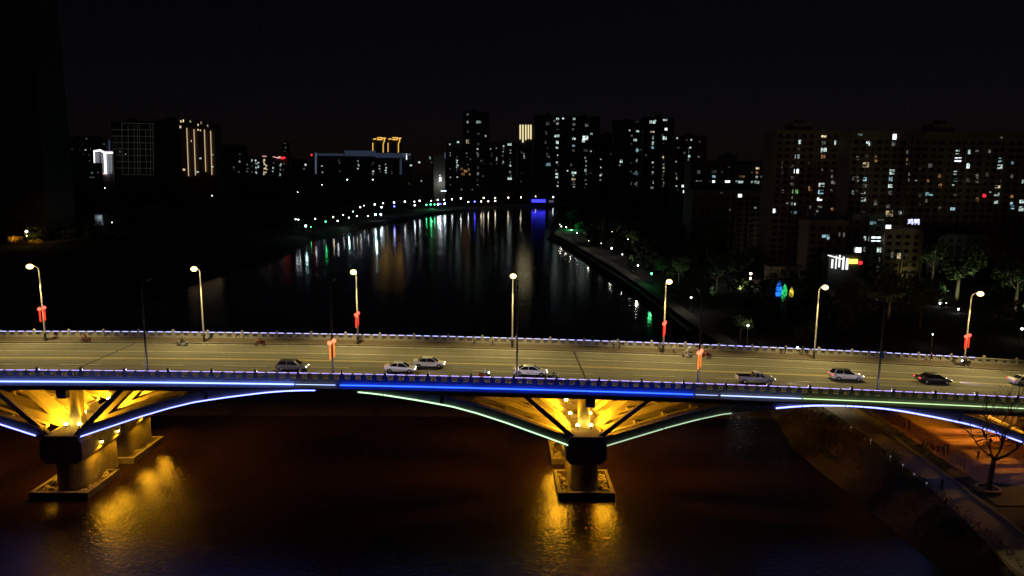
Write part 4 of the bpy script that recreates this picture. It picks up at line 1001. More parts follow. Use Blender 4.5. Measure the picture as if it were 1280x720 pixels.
# near right slabs
s1 = [(1030,170.5,6.5,2.5,'Y'),(1029.6,179,5,4.5,'D'),(1029.8,187.6,7,5,'W'),(1029,196,5,5,'A'),(1044,178.5,1.8,5,'W'),(1027,231,7,4.5,'W'),(1026,240,6.5,5,'C'),(1024.5,249,6,3.5,'B'),(1025,258,5,3.5,'D'),(1022.5,264,4,2,'W'),
      (999.5,177.5,3,4.5,'W'),(996.5,195.6,5.5,4.5,'W'),(995.5,214,5.5,5,'B'),(994,239.6,7,5,'G'),(992,255,5,3,'W'),(992.5,265.5,6.5,3.5,'C'),(984,255,2,2.5,'W'),(967,263.5,4,5,'B'),(991,247,3,3,'D'),(1028,212,1.5,3,'D'),(998,186,2.5,3,'D'),(1044,229,2,3,'D')]
building('apartment_block', 'dark brown apartment slab with two columns of lit windows, left of the wide slab', 971, 1050, 165, 330, 'wallB', 16, lit=s1, seed=3, cols=[(990,175,262,4,'DAD',4,4),(1012,180,262,4,'DDA',3,4),(1040,180,262,5,'DAD',3,4),(978,180,262,4,'D',3,4)])
s2 = [(1075,168,5,2,'D'),(1076.5,168.5,3,2,'C'),(1085,179.5,4.5,5,'W'),(1083.5,196,4.5,5,'D'),(1083,206,9,6,'Y'),(1067,223,3.5,5,'D'),(1081,224,4,4.5,'C'),(1081,232,6,3.5,'D'),(1066.5,240.5,3,5,'W'),(1079,241,5,2.5,'W'),(1080,249.5,7,5,'W'),(1078,265,5,1.5,'D'),
      (1117,171,7,6.5,'B'),(1117,180,5,4.5,'D'),(1114.5,215,7,6,'W'),(1113,224,5,5,'C'),(1112,232.5,7,4,'W'),(1113,241,4,5,'D'),(1110,258,4,4,'D'),(1111.5,267,9,7,'Y'),(1125,266,3,3,'W'),(1163,207,5,5,'D'),(1161,242.5,10,4,'C'),(1158,251,2,4,'D'),(1145,225,2,2,'W'),(1160,226,2.5,3,'A'),
      (1197,190,4.5,5,'W'),(1197.5,199.5,8,5,'B'),(1211.5,190,2.5,5,'W'),(1210,207.5,4,6,'W'),(1194,216,4,4.5,'W'),(1194.5,225,4,4,'C'),(1191.5,232,2.5,3,'W'),(1210,225,5,5,'D'),(1194,243,4,3,'D'),(1191,260.5,6,5,'C'),(1230.5,244.5,4,4,'R'),(1238,241,2,2.5,'W'),
      (1252,172,2,2,'D'),(1250,200,3.5,5,'C'),(1250.5,208.5,7,5,'W'),(1247,233.5,6,3,'Y'),(1246,243,6,4,'W'),(1245,252.5,4,4,'W'),(1278,227,3,4,'W'),(1277,252,5,4,'W'),(1276,261,7,6,'W'),(1237,189,3,4,'D'),(1234,218,3,5,'D'),(1252,226,3,3,'D')]
building('apartment_block', 'wide dark apartment slab with scattered lit windows at the right picture edge', 1066, 1330, 167, 318, 'wallB', 16, lit=s2, seed=4, cols=[(1072,180,262,4,'DDA',3,4),(1095,180,262,4,'DA',4,4),(1135,185,262,5,'DDA',4,4),(1150,190,262,4,'D',3,4),(1175,185,262,4,'DA',4,4),(1222,185,262,5,'DDA',4,4),(1265,190,262,5,'DAC',4,4)])
s3 = [(873.5,214.5,4,4.5,'D'),(892.5,214,6,4.5,'D'),(892.5,220.5,4,3,'C'),(902,215,2.5,3,'D'),(947,210.5,4,2.5,'Y'),(946,215.5,3,3,'A'),(946,221,2.5,3.5,'W'),(952.5,221,2,2,'W'),(927.5,220.5,7,3,'A'),(873.5,225.5,7,2.5,'D'),(892,226.5,3,3.5,'B'),(909.5,226.5,6,3.5,'B'),(926,227,6.5,4,'W'),(940,227.5,2,2.5,'W'),(946,227.5,6,4,'W'),(920.5,226.5,2.5,2,'W'),(887,226.5,1.5,2,'D'),(940,215.5,1.5,1.5,'D'),(911,209,3,1.5,'D')]
building('apartment_block', 'low wide dark block with two rows of lit windows, left of the brown slabs', 864, 957, 203, 430, 'wallC', 14, lit=s3, seed=5)
building('low_building', 'low dark building with one bright window below the wide low block', 866, 955, 240, 405, 'wallC', 12, lit=[(925,244.6,4.5,4,'B'),(944,259.5,2.5,2.5,'W'),(912.5,263,1.5,4,'D'),(902,241,3,2,'D')], seed=6, roofhut=False)
# low houses and shops in front of the slabs
building('low_building', 'low brown house with one wide pale window left of the shop light', 1012, 1066, 278, 286, 'wallB', 10, fl=3, lit=[(1033,296.4,11,6,'C'),(1049.5,293,2,5,'D'),(1055,293.5,2,5.5,'D')], seed=7, roofhut=False)
L6 = [(1091.5,278.8,8,4,'C'),(1101.5,275,8,1.3,'D'),(1110.4,284.4,6.5,6.5,'B'),(1081,298,2.5,5,'W'),(1084.6,298,3,6,'W'),(1095,298.8,11.5,6,'B'),(1081.8,311.5,5,5.5,'D'),(1099.5,312.5,6.5,5.5,'W'),(1100,324.5,3.5,6,'D'),(1099,336,6,6,'C'),(1073,312.8,7,8,'B'),(1068.5,312,1.5,6,'W'),(1071,318.5,7,2.5,'W')]
bt_, *_ = building('low_building', 'mid-rise building with several bright windows right of the shop', 1066, 1106, 270, 284, 'wallC', 12, fl=3, lit=L6, seed=8, roofhut=False)
building('low_building', 'brown three-storey house with dim upright windows right of the bright windows', 1107, 1152, 289, 282, 'wallB', 12, fl=3, lit=[(1115.5,318.5,3,7,'D'),(1123.6,320,4.5,7,'Y'),(1133,321.5,1.5,6,'D')], seed=9, roofhut=False)
building('low_building', 'low dark building with a single lit window behind the big tree', 1154, 1235, 296, 300, 'wallC', 12, fl=3, lit=[(1171.6,315,4.5,5,'B')], seed=10, roofhut=False)
# rooftop sign of two bluish white characters
P = atY(1131, 283, 283); sg = thing('rooftop_sign', 'blue-white glowing sign of two Chinese characters on a dark roof', 'sign', (P[0], 283, P[2]))
cu = bpy.data.curves.new('lettering', 'FONT'); cu.body = '\u9e21\u9e2d'; cu.size = 2.6; cu.extrude = .06; cu.offset = .03; cu.materials.append(MT['e_sign'])
lo = bpy.data.objects.new('lettering', cu); COL.objects.link(lo); lo.parent = sg; lo.rotation_euler = (R(90), 0, 0)
P2 = atY(1134.2, 280, 283); lo.location = (P2[0]-P[0], 0, P2[2]-P[2])
bpy.context.view_layer.update()
lm = bpy.data.meshes.new_from_object(lo.evaluated_get(bpy.context.evaluated_depsgraph_get()))
l2 = bpy.data.objects.new('lettering', lm); COL.objects.link(l2); l2.parent = sg; l2.rotation_euler = lo.rotation_euler; l2.location = lo.location; bpy.data.objects.remove(lo)
f_ = MB(); 
for q in (1135, 1141, 1148):
    A = atY(q, 289, 283.2); B = atY(q, 273, 283.2); f_.tube([A, B], .08, 4)
f_.build('frame', 'darksteel', sg)
# shop front
ga = atZ(1052, 345, GZ)
st = thing('shop', 'brightly lit white shop front with yellow and red signs among the trees', 'shop', (ga[0], 262, GZ))
A, B = atY(1030, 322, 262), atY(1078, 322, 262)
MB().box(A[0]+2, B[0], 262.2, 268, GZ-.5, A[2]+1.2).build('wall', 'wallC', st)
for x0, x1, ya, yb, m in ((1044,1046.5,320,336,'e_shop'),(1048,1051,319,334,'e_shop'),(1052.5,1056,321,337,'e_shop'),(1057,1061,323,337,'e_shop'),(1039,1042,324,335,'e_shop')):
    a, b = atY(x0, yb, 262), atY(x1, ya, 262); MB().box(a[0], b[0], 262.0, 262.18, a[2], b[2]).build('lit_panel', m, st)
a, b = atY(1035, 319, 261.5), atY(1053, 324, 261.5); MB().tube([a, b], .22, 5).build('awning_light', 'e_shop', st)
a, b = atY(1060, 329.5, 261.8), atY(1072, 324, 261.8); MB().box(a[0], b[0], 261.6, 261.95, a[2], b[2]).build('sign_board', 'e_yellow', st)
a, b = atY(1073, 330.5, 261.8), atY(1078, 326.5, 261.8); MB().box(a[0], b[0], 261.6, 261.95, a[2], b[2]).build('sign_board', 'e_red', st)
point('shop_light', atY(1052, 330, 258.5), 150, (.95,1,.95), .4, st)

# central towers
tA = [(584.6,143,2,2,'W'),(584.6,152.5,2,2.5,'W'),(598,152.5,6,3,'W'),(598,167,2,2,'D'),(607,170,1.6,2,'W'),(584.4,177,3.5,4.5,'Y'),(598,180,1.6,2.5,'D'),(572.5,177.5,2.5,2,'W'),(562.4,180.3,1.8,2,'W'),(572,206.5,2.5,2.5,'W'),(597.5,195,2,2,'D'),(597.5,208.5,2,2,'D'),(597.5,217,2.2,3,'W'),(597,225,2,2,'D'),
      (577,211,3,2.5,'A'),(582,214,4,3,'A'),(579,217.5,4,2.5,'A'),(585.5,212,2.5,3,'A'),(587,218,2,2.5,'A'),(577,237,2,2.5,'D'),(590,237,2,1.5,'D'),(601,201,1.6,2,'D'),(588,199,1.6,2,'D')]
building('apartment_tower', 'tallest dark tower left of the gold crown, amber lights low on it', 579, 611, 140, 1480, 'wallC', 30, lit=tA, cols=[(584,160,232,5,'D',1.6,1.6),(597,185,235,7,'WDD',1.6,1.8),(604,172,230,4,'D',1.4,1.6)], seed=21, group=TO, glaz=False)
building('apartment_tower', 'shorter dark tower joined to the left side of the tallest tower', 558, 580, 177, 1490, 'wallC', 30, cols=[(563,182,232,5,'WD',1.5,1.6),(571,182,234,8,'WDD',1.5,1.6)], seed=22, group=TO, glaz=False)
building('apartment_tower', 'dark tower just left of the tower with the gold crown', 612, 646, 178, 1500, 'wallC', 30, lit=[(637,180.5,5,2.5,'W'),(637,223,5,3,'W'),(638,207,1.8,2,'W'),(638,216,1.8,2,'D')], cols=[(614,180,208,4,'WD',1.5,1.6),(621,180,205,5,'WD',1.5,1.6),(629,182,205,9,'WDD',1.5,1.6),(638,184,228,10,'WD',1.5,1.6)], seed=23, group=TO, glaz=False)
t, xa, xb, zt = building('crowned_tower', 'dark tower topped with a crown of upright gold bars', 648, 666, 156, 1520, 'wallC', 26, cols=[(655,184,200,5,'WD',1.6,1.6),(652,186,230,3,'D',1.5,1.5)], seed=24, roofhut=False, glaz=False)
bars(t, [(650.3,156,650.3,174),(653.6,156,653.6,178),(657.2,156,657.2,175),(660.5,156,660.5,173.5),(663.6,156,663.6,174)], 1519, 'e_goldbar', 'crown_bar', 1.5)
tC = [(685,154.5,3,3,'D'),(693,151,2.5,2.5,'D'),(697,148.5,3.5,2.5,'W'),(704,148,2,2,'W'),(697,154.5,3,2.5,'W'),(697,162,2.5,2,'D'),(696.3,170,6,3,'W'),(696.6,178,3,3.5,'W'),(696.4,184.5,3,2.5,'W'),(682.5,165,1.8,2,'D'),(682,178,2,3,'D'),(685.5,205.5,5.5,3.5,'C'),(696.4,203,2.5,2,'W'),(695,213,2.5,2.5,'D'),(696,217.5,3,2,'W'),(696,221.5,3,2.2,'W'),(686,196,2,2,'D')]
building('apartment_tower', 'dark tower right of the gold crown with one bright window column', 668, 706, 145, 1500, 'wallC', 30, lit=tC, cols=[(684,150,232,9,'D',1.5,1.6),(697,188,236,7,'WD',1.6,1.6)], seed=25, group=TO, glaz=False)
tD = [(717.5,148.5,3,2.5,'W'),(717.5,155.5,3,3,'D'),(716.5,161.5,2.5,2,'D'),(717.5,173.3,4,2.5,'W'),(717,182,3,2.5,'C'),(731.5,172.5,7,5,'W'),(729,176.5,3.5,2.5,'W'),(739.2,167.2,2.5,2,'W'),(733.5,156.5,4,3,'D'),(732,188,4,2.5,'D'),(738.5,189,2,1.6,'W'),(717.5,216,5.5,3,'W'),(717,224,5,2,'Y'),(717,230.5,4.5,2,'D'),(732,213,2.5,4,'W'),(732,225,3,1.6,'D'),(714,206,2,2.5,'D'),(709.5,213.5,1.5,1.5,'W'),(738,216,1.5,1.8,'D')]
building('apartment_tower', 'dark tower with a wide bright window near its top, left of the brown tower', 707, 750, 146, 1490, 'wallC', 30, lit=tD, cols=[(717,186,236,9,'WDD',1.6,1.6),(732,192,236,8,'WDD',1.6,1.6)], seed=26, group=TO, glaz=False)
building('apartment_tower', 'brownish narrow tower between two dark window-dotted towers', 750, 768, 168, 1540, 'wallB', 24, cols=[(751,183,226,7,'WD',1.5,1.8),(764,185,228,4,'D',1.5,1.8)], seed=27, group=TO, glaz=False)
tE = [(787,163,2,2,'W'),(797,164,3.5,2,'W'),(794,175,4,3,'W'),(789.5,169.5,2.5,2,'D'),(796,152,4,1.8,'D'),(794.5,217,7,2.5,'C'),(794.5,230,3,2,'D'),(776.5,201.5,3,3.5,'W'),(774.5,206.5,2,2,'D'),(796.5,188,3,4,'C'),(800,187,2,2,'D'),(796,202,4,1.5,'D')]
building('apartment_tower', 'dark tower with cool lit windows left of the taller bright-topped one', 768, 805, 151, 1450, 'wallC', 30, lit=tE, cols=[(789,165,236,7,'D',1.5,1.5),(796,176,236,12,'CDD',1.8,1.6)], seed=28, group=TO, glaz=False)
tF = [(815.5,152.5,7,3.5,'W'),(819,151,2.5,2,'W'),(815.5,164.8,5,1.8,'Y'),(816,172,2,4,'W'),(816,179,2.2,4,'W'),(815.5,184.5,3,3,'C'),(831.5,150,5,2,'W'),(832.5,161.5,3,3,'B'),(831,172.5,5,4,'W'),(828,169,2,2,'D'),(816,203,2,2,'W'),(816,216,3,3,'D'),(829.5,205,2,2,'D'),(829.5,210,2,2,'Y'),(829,215,2,2,'D'),(815,234.5,3.5,2,'W'),(808,194,2,2,'D')]
building('apartment_tower', 'dark tower with bright windows at its top, at the right of the tower cluster', 805, 843, 147, 1430, 'wallC', 30, lit=tF, cols=[(816,190,236,8,'WDD',1.6,1.6),(829,178,236,16,'DDY',1.5,1.6)], seed=29, group=TO, glaz=False)
tG = [(846.5,172.5,1.8,2,'W'),(858.5,175,1.6,1.6,'D'),(864,174.8,1.8,1.8,'W'),(874.5,177,2,2,'D'),(863,184.5,1.8,2,'W'),(855.5,191,1.8,2,'D'),(861.5,195,2.5,3,'W'),(873.5,196,2,2,'D'),(848,184.5,2,1.6,'D'),(845,202,1.6,1.6,'W'),(844.5,216,1.6,2.5,'D'),(846,223,1.6,1.6,'W'),(853.2,232.6,2.8,2.8,'B'),(855.4,239.6,3,3.2,'B'),(845.8,232.5,1.5,1.5,'W'),(847,237,1.5,1.5,'D')]
building('apartment_tower', 'brown-red lower tower with tiny windows right of the tower cluster', 843, 884, 170, 1300, 'wallB', 26, lit=tG, cols=[(861,176,200,5,'WD',1.4,1.5),(846,205,235,5,'D',1.4,1.5)], seed=30, group=TO, glaz=False)
# left of centre
t, xa, xb, zt = building('civic_block', 'long block with a blue washed roof edge beneath the double gold crown', 396, 515, 196, 1560, 'wallC', 30, cols=[(403,200,216,3,'WD',1.5,1.6),(448,200,214,6,'WDD',1.6,1.6),(466,203,220,6,'WD',1.6,1.6),(475,202,222,5,'WD',1.5,1.6),(482,202,216,5,'W',1.7,1.7),(490,205,222,3,'D',1.5,1.5),(424,200,216,3,'D',1.5,1.5)], seed=31, roofhut=False, glaz=False)
for x0, x1, ya, yb in ((431,470,188.5,195),(470,508,191.5,197),(396,430,192,194.5)):
    a, b = atY(x0, yb, 1559), atY(x1, ya, 1559); n = int((x1-x0)/2.4)
    for k in range(n):
        q0 = a[0]+(b[0]-a[0])*k/n; q1 = a[0]+(b[0]-a[0])*(k+.72)/n
        MB().box(q0, q1, 1557, 1559.9, a[2], b[2]).build('lit_fin', 'e_bluewash', t)
bars(t, [(394.8,191,394.8,217.5)], 1559, 'e_bluepale', 'corner_strip', 1.9); bars(t, [(501,199,501,219)], 1559, 'e_bluewash', 'corner_strip', 2.4)
bars(t, [(508.2,192,508.2,199.5)], 1558, 'w_bright', 'corner_strip', .9); bars(t, [(503,193,513.5,193.3)], 1558, 'e_bluepale', 'corner_strip', 1.6)
bars(t, [(389.5,192.5,389.5,194.8)], 1550, 'e_red', 'beacon', 1.8)
for k, xo in enumerate((0, 19)):
    t, *_ = building('crowned_tower', ('left' if k == 0 else 'right')+' one of two identical towers outlined by a gold gate shape', 465.5+xo, 481+xo, 174, 1640, 'wallC', 24, seed=32+k, roofhut=False, glaz=False, group='twin towers with gold outlines')
    bars(t, [(466+xo,178.5,466+xo,190),(479+xo,180,479+xo,190.5),(479+xo,180,480.5+xo,176)], 1639, 'e_gold', 'outline', .95)
    bars(t, [(466.5+xo,174,470.5+xo,173.5),(471.5+xo,172.2,478+xo,172.2),(471.5+xo,174.4,478+xo,174.4),(477+xo,172.8,482.5+xo,172.8),(480.5+xo,173,480.5+xo,177)], 1639, 'e_gold', 'outline', 1.3)
t, *_ = building('apartment_tower', 'pale grey narrow tower left of the dark tower cluster', 542, 556, 194, 1540, 'wallD', 22, lit=[(537.5,197.5,1.8,3,'W'),(539.5,203,1.8,2,'D'),(549.8,219.5,2,2,'W'),(550.5,224,3,5,'B'),(549,227,2,2,'W')], seed=35, roofhut=False, glaz=False)
bars(t, [(556.3,191,556.3,198)], 1538, 'e_bluepale', 'corner_strip', 1.0)
point('facade_wash', atY(550, 229, 1525), 3500, (.9,.95,.9), 1)
building('low_building', 'low grey block with a pale front below the blue roofed block', 500, 541, 219, 1450, 'wallA', 20, lit=[(511.5,229,1.5,2.5,'D'),(526.5,226,1.5,1.5,'W'),(524,203,2.4,2,'W'),(513.5,206.5,2.6,2,'W')], seed=36, roofhut=False, glaz=False)
building('low_building', 'low dark block with sparse windows between the red sign and the blue edged block', 362, 394, 199, 1570, 'wallC', 24, lit=[(361.5,203,1.8,1.8,'W'),(362,213,1.8,4,'D'),(382,206,2,2,'W'),(380,211,1.8,1.8,'D')], seed=37, roofhut=False, glaz=False)
t, *_ = building('apartment_block', 'apartment block with columns of small lights below a slanting red and white roof sign', 305, 360, 196.5, 1500, 'wallC', 24, cols=[(309,205,218,3,'WD',1.8,1.8),(315,200,216,4,'WD',1.8,1.8),(320,200,218,7,'W',1.8,2),(323,203,216,3,'W',1.8,1.8),(330,199,218,12,'Y',1.9,2),(333,205,216,5,'Y',1.6,1.8),(341.5,203,217,5,'WD',1.8,2),(350.5,203,219,7,'W',1.5,2.2),(355,200,212,3,'D',1.5,1.8)], seed=38, roofhut=False, glaz=False)
bars(t, [(341,195.8,348,197.6),(328,195.3,333,195.4)], 1498, 'e_pink', 'sign_tube', .8); bars(t, [(346,197,352,197.4),(348,196.2,351,196.3)], 1498, 'e_pink', 'sign_tube', 1.2); bars(t, [(350,197.4,356.5,196.8),(352,198.3,356,197.5)], 1497, 'e_red', 'sign_tube', 1.5)
t, *_ = building('slim_tower', 'faint slim tower with tiny lights behind the red roof sign', 352.5, 359, 178, 1700, 'wallA', 20, lit=[(357,184.5,1.5,1.5,'D'),(356,189,1.5,2,'D'),(354.5,179,1.2,1.2,'D'),(356.5,179.3,1.2,1.2,'D')], seed=39, roofhut=False, glaz=False)
building('apartment_block', 'faint grey block with a few lights right of the gold striped tower', 272, 304, 181, 1600, 'wallA', 24, cols=[(276,182,216,4,'D',1.3,1.6),(292,186,216,4,'D',1.3,1.6),(299,190,216,6,'DW',1.4,1.6)], lit=[(276.5,218,3,2.5,'B')], seed=40, roofhut=False, glaz=False)
# gold striped tower, grid tower, white hotel
t, *_ = building('striped_tower', 'brown tower with four upright gold light strips on its face', 224, 268, 154, 1150, 'wallB', 26, lit=[(225.5,158.5,1.6,3,'Y'),(229,151,1.4,3,'Y'),(226,151.8,1.4,2.5,'Y'),(238,152,1.4,2,'Y'),(251.5,153.5,1.4,2.5,'Y'),(247.5,156,1.4,2,'Y'),(250.5,163,1.4,2,'Y'),(247.6,162.3,1.6,1.8,'Y'),(259.5,157,1.4,2.5,'Y'),(239.5,176.5,1.5,2.2,'Y'),(250.5,198,2.2,2,'W'),(230,212,2.5,2.5,'Y'),(266,193.5,1.6,1.6,'W'),(265.7,208.5,1.6,1.6,'W'),(247,215,3,2,'W')], seed=41, glaz=False)
bars(t, [(233.4,160,235.7,220),(242.4,161.5,244.3,219),(255.4,162,257.2,214.5),(263.2,163.5,264.9,218.5)], 1149, 'e_goldpale', 'light_strip', .55)
building('apartment_tower', 'dark unlit tower between the grid outlined tower and the gold striped tower', 195, 224, 150, 1200, 'wallC', 26, seed=42, glaz=False)
t, *_ = building('grid_tower', 'tower outlined by a faint grid of dim light lines', 139, 192, 152, 1250, 'wallC', 28, seed=43, glaz=False, lit=[(150,189.5,1.5,1.5,'D'),(157,192.5,1.5,1.5,'D')])
bars(t, [(152,154+k*8,192,154+k*8+.6) for k in range(9)]+[(140,162+k*8,152,162+k*8) for k in range(7)]+[(x, y0, x+.9, 217) for x, y0 in ((152.3,154),(160,156),(167.5,156),(171.5,156),(174.5,156),(182,162),(187.5,154),(191,154))], 1249, 'e_grid', 'grid_line', .42)
t, *_ = building('hotel', 'small bright white floodlit hotel with a gridded facade', 117, 141, 189, 1240, 'wallA', 20, seed=44, roofhut=False, glaz=False)
bars(t, [(117.4,189,126,187.8),(131,190.8,140.8,190.8),(126,188.3,131,191)], 1237, 'e_hotel', 'roof_edge', 1.5); bars(t, [(117.6,189,118,204)], 1237, 'e_hotel', 'corner_strip', 1.0); bars(t, [(131,191,132,217.5)], 1237, 'e_hotel', 'corner_strip', 2.2); bars(t, [(126,216.8,130,217.2)], 1237, 'e_pink', 'roof_edge', 1.4)
bars(t, [(133.5+k*1.9,192,133.9+k*1.9,217) for k in range(4)]+[(119.5+k*2,191,119.5+k*2,204) for k in range(3)]+[(127+k*1.5,192,127.3+k*1.5,216) for k in range(3)], 1237, 'e_hoteldim', 'facade_line', .45)
bars(t, [(132,194+k*2.2,140.5,194+k*2.2) for k in range(10)]+[(118,193+k*2.4,124,193+k*2.4) for k in range(5)], 1237, 'e_hoteldim', 'facade_line', .35)
t, *_ = building('slim_tower', 'faint pale edged tower right behind the white hotel', 127, 138, 175, 1400, 'wallA', 20, seed=45, roofhut=False, glaz=False, lit=[(130,180,2,1.5,'D'),(133,184,1.5,1.5,'D')])
bars(t, [(136.5,175,136.5,188)], 1398, 'e_bluewash', 'corner_strip', 1.9)
building('apartment_block', 'faint distant block with tiny lights at the far left of the skyline', 70, 96, 172, 1700, 'wallA', 30, lit=[(79.5,173,2,2,'W'),(70,181,1.6,1.6,'D'),(73,202,1.6,1.6,'D'),(79,187,1.2,1.2,'D'),(84,190,1.2,1.2,'D'),(90,186,1.2,1.2,'D'),(77,178,1.2,1.2,'D')], seed=46, roofhut=False, glaz=False)
building('apartment_block', 'faint distant block with tiny lights left of the white hotel', 95, 118, 170, 1720, 'wallA', 30, lit=[(97,179.5,1.5,1.5,'D'),(107,187.3,1.8,1.5,'W'),(101,187.5,1.5,1.3,'D'),(108,173.5,1.5,1.5,'D'),(111,193.5,1.5,1.2,'D'),(102.5,181,1.2,1.2,'D'),(112,201,1.2,1.2,'D'),(104,193,1.2,1.2,'D'),(113,186,1.2,1.2,'D')], seed=47, roofhut=False, glaz=False)
building('low_building', 'low dark block with a few dim lights below the white hotel', 72, 124, 204, 1100, 'wallC', 8, lit=[(115,216,1.6,2,'C'),(122.5,215.5,1.6,1.6,'D'),(113,221.5,1.5,1.2,'D'),(115,221.7,1.5,1.2,'D'),(117,221.7,1.2,1.2,'D')], seed=48, roofhut=False, glaz=False)
building('apartment_tower', 'huge black unlit tower filling the left picture edge', -60, 29, -60, 520, 'wallC', 34, seed=49, roofhut=False, glaz=False)

# illuminated sculpture group
for (x, y, hh, m, l, w_) in ((970.5,380,8.6,'sc_blue','tall blue glowing leaf-shaped sculpture, left of three',1.1), (978,379,7.0,'sc_green','green glowing leaf-shaped sculpture in the middle of three',1.0), (987,378,5.6,'sc_yellow','yellow glowing leaf-shaped sculpture, smallest of three',.8)):
    P = atZ(x, y, GZ); t = thing('light_sculpture', l, 'sculpture', (P[0], P[1], GZ), 'glowing leaf sculptures in the park')
    rings = []
    for q, r in ((0,.12),(.1,.3),(.3,.8),(.5,1.0),(.7,.85),(.88,.45),(1,.04)):
        cx = P[0]+.5*math.sin(q*2.2)*w_; rings.append([(cx+r*w_*math.cos(a), P[1]+r*w_*.4*math.sin(a), GZ+.3+q*hh*.92) for a in np.linspace(0, 2*math.pi, 15)[:-1]])
    MB().loft(rings).build('leaf', m, t, True)
    MB().tube([(P[0],P[1],GZ-.1),(P[0],P[1],GZ+.5)], .25, 8).build('base', 'darksteel', t)
# lit pavilion wall and tall trunks behind the sculptures
P = atZ(980, 360, GZ)
pv = thing('pavilion', 'small low pavilion with a lit tan wall behind the glowing sculptures', 'pavilion', (P[0], P[1]+6, GZ))
a, b = atY(956, 345, P[1]+8), atY(998, 332, P[1]+8)
MB().box(a[0], b[0], P[1]+8, P[1]+8.6, GZ-.5, b[2]).build('wall', 'wallB', pv)
cc = MB()
MB().box(a[0]-.6, b[0]+.6, P[1]+3.8, P[1]+9, b[2], b[2]+.35).build('roof', 'wallC', pv)
for q in np.linspace(a[0]+.4, b[0]-.4, 5): MB().tube([(q,P[1]+4.2,GZ-.2),(q,P[1]+4.2,b[2])], .22, 8).build('column', 'wallB', pv)
point('pavilion_light', ((a[0]+b[0])/2-1.5, P[1]+6.3, b[2]-.8), 14, (1,.75,.42), .3, pv)
# street behind the right bank: yellow street lamp and lit awning
P = atY(992, 300, 390); P0 = atY(997, 325, 390)
t = thing('street_lamp', 'yellow street lamp on a bent pole in front of the brown slab', 'street lamp', (P0[0], 390, GZ))
MB().tube([(P0[0],390,GZ),(P0[0],390,P[2]-1),(P0[0]-.6,389.6,P[2]-.1),(P[0],389.5,P[2]+.1)], [.2,.16,.13,.1], 8).build('pole', 'steel', t, True)
MB().ball((P[0],389.4,P[2]), .55, 10, 6, sz=.7).build('lamp_head', 's_warm', t, True); point('lamp_beam', (P[0],388.6,P[2]-.8), 1500, (1,.8,.45), .4, t)
a, b = atY(998, 325, 380), atY(1022, 328, 380)
aw = thing('awning', 'pale bluish canopy edge lit from below, right of the yellow street lamp', 'awning', (a[0], 380, GZ))
MB().box(a[0], b[0], 378, 383, b[2], b[2]+.5).build('canopy', 'wallD', aw)
pp = MB()
for q in (a[0]+.4, b[0]-.4): MB().tube([(q,379,GZ-.2),(q,379,b[2])], .12, 8).build('post', 'darksteel', aw)
point('awning_light', ((a[0]+b[0])/2, 376, b[2]+1.6), 420, (.6,.85,1), .3, aw)

# ------------------------------------------------------------------ individually seen trees behind the bridge, right
TR = 'leafy trees on the right bank'
tl = [('broad leafy tree lit faintly green behind the rightmost lit lamp', 1195, 378, 1, 1.75), ('leafy tree left of the broad green tree, over the low lamps', 1165, 352, 0, 1.7), ('dark leafy tree at the right edge behind the bridge', 1268, 395, 1, 1.6),
      ('small leafy tree beside the yellow lit bush near the shop', 1128, 352, 2, 1.5), ('dark leafy tree between the shop and the sixth lit lamp', 1082, 384, 1, 1.15), ('dark leafy tree right of the glowing sculptures', 1012, 378, 0, 1.25),
      ('leafy tree left of the yellow lamp pair near the pavilion', 925, 362, 0, 1.5), ('dark leafy tree by the path between promenade and pavilion', 895, 372, 1, 1.4), ('leafy tree beside the fifth lit lamp head', 848, 358, 0, 1.3),
      ('small leafy tree by the second promenade lamp', 876, 392, 2, 1.0), ('leafy tree close to the green glowing lamp post', 828, 348, 2, 1.2), ('leafy tree lit by the promenade lamps in their middle stretch', 812, 328, 0, 1.3),
      ('leafy tree over the promenade beyond the middle lamps', 790, 312, 0, 1.3), ('leafy tree on the promenade near its distant bend', 748, 294, 1, 1.3), ('leafy tree lit green at the distant end of the promenade', 713, 284, 1, 1.4),
      ('dark leafy tree above the parked traffic at the near right, behind the railing', 1110, 402, 1, 1.3), ('leafy tree behind the far railing beside the small white ground lamp', 1150, 410, 0, 1.2), ('bushy tree behind the far railing by the first promenade lamp', 925, 425, 2, .9),
      ('dark tree behind the far railing above the white hatchback', 1060, 412, 1, 1.1), ('dark leafy tree left of the street lamp in front of the brown slab', 965, 330, 1, 1.5), ('dark leafy tree in front of the wide low block', 900, 318, 1, 1.7), ('dark leafy tree right of the lone lamp in the woods', 850, 312, 0, 1.7)]
rng = random.Random(77)
for l, x, y, k, s in tl:
    P = atZ(x, y, GZ); X0 = max(P[0], 60.5); tree(l, X0, P[1], k, s, TR, rng.uniform(0, 6))
# lights on the tree crowns
P = atZ(713, 284, GZ+2); point('tree_uplight', (P[0], P[1]-4, GZ+2), 5200, (.06,1,.25), .3)
for x, y, k, pw, cl in ((1195,378,0,2600,(.75,1,.5)),(1165,352,1,900,(.8,1,.6)),(1268,395,0,1300,(.8,1,.55)),(925,362,0,700,(1,.9,.5)),(1128,352,0,220,(1,.95,.35)),(895,372,0,350,(.8,1,.7)),(848,358,0,500,(.8,1,.7)),(828,348,0,260,(.3,1,.5)),(790,312,0,700,(1,.95,.7)),(965,330,0,600,(1,.85,.5)),(1058,380,0,260,(1,.8,.5)),(1110,402,0,300,(1,.75,.5))):
    P = atZ(x, y, GZ); spot('tree_uplight', (max(P[0], 60.5)-3, P[1]-9, GZ+1.2), (max(P[0], 60.5), P[1]+1, GZ+9), pw*2.6, cl, 80, .8, .3)  # added spots brighten the crowns; most have no lamp below
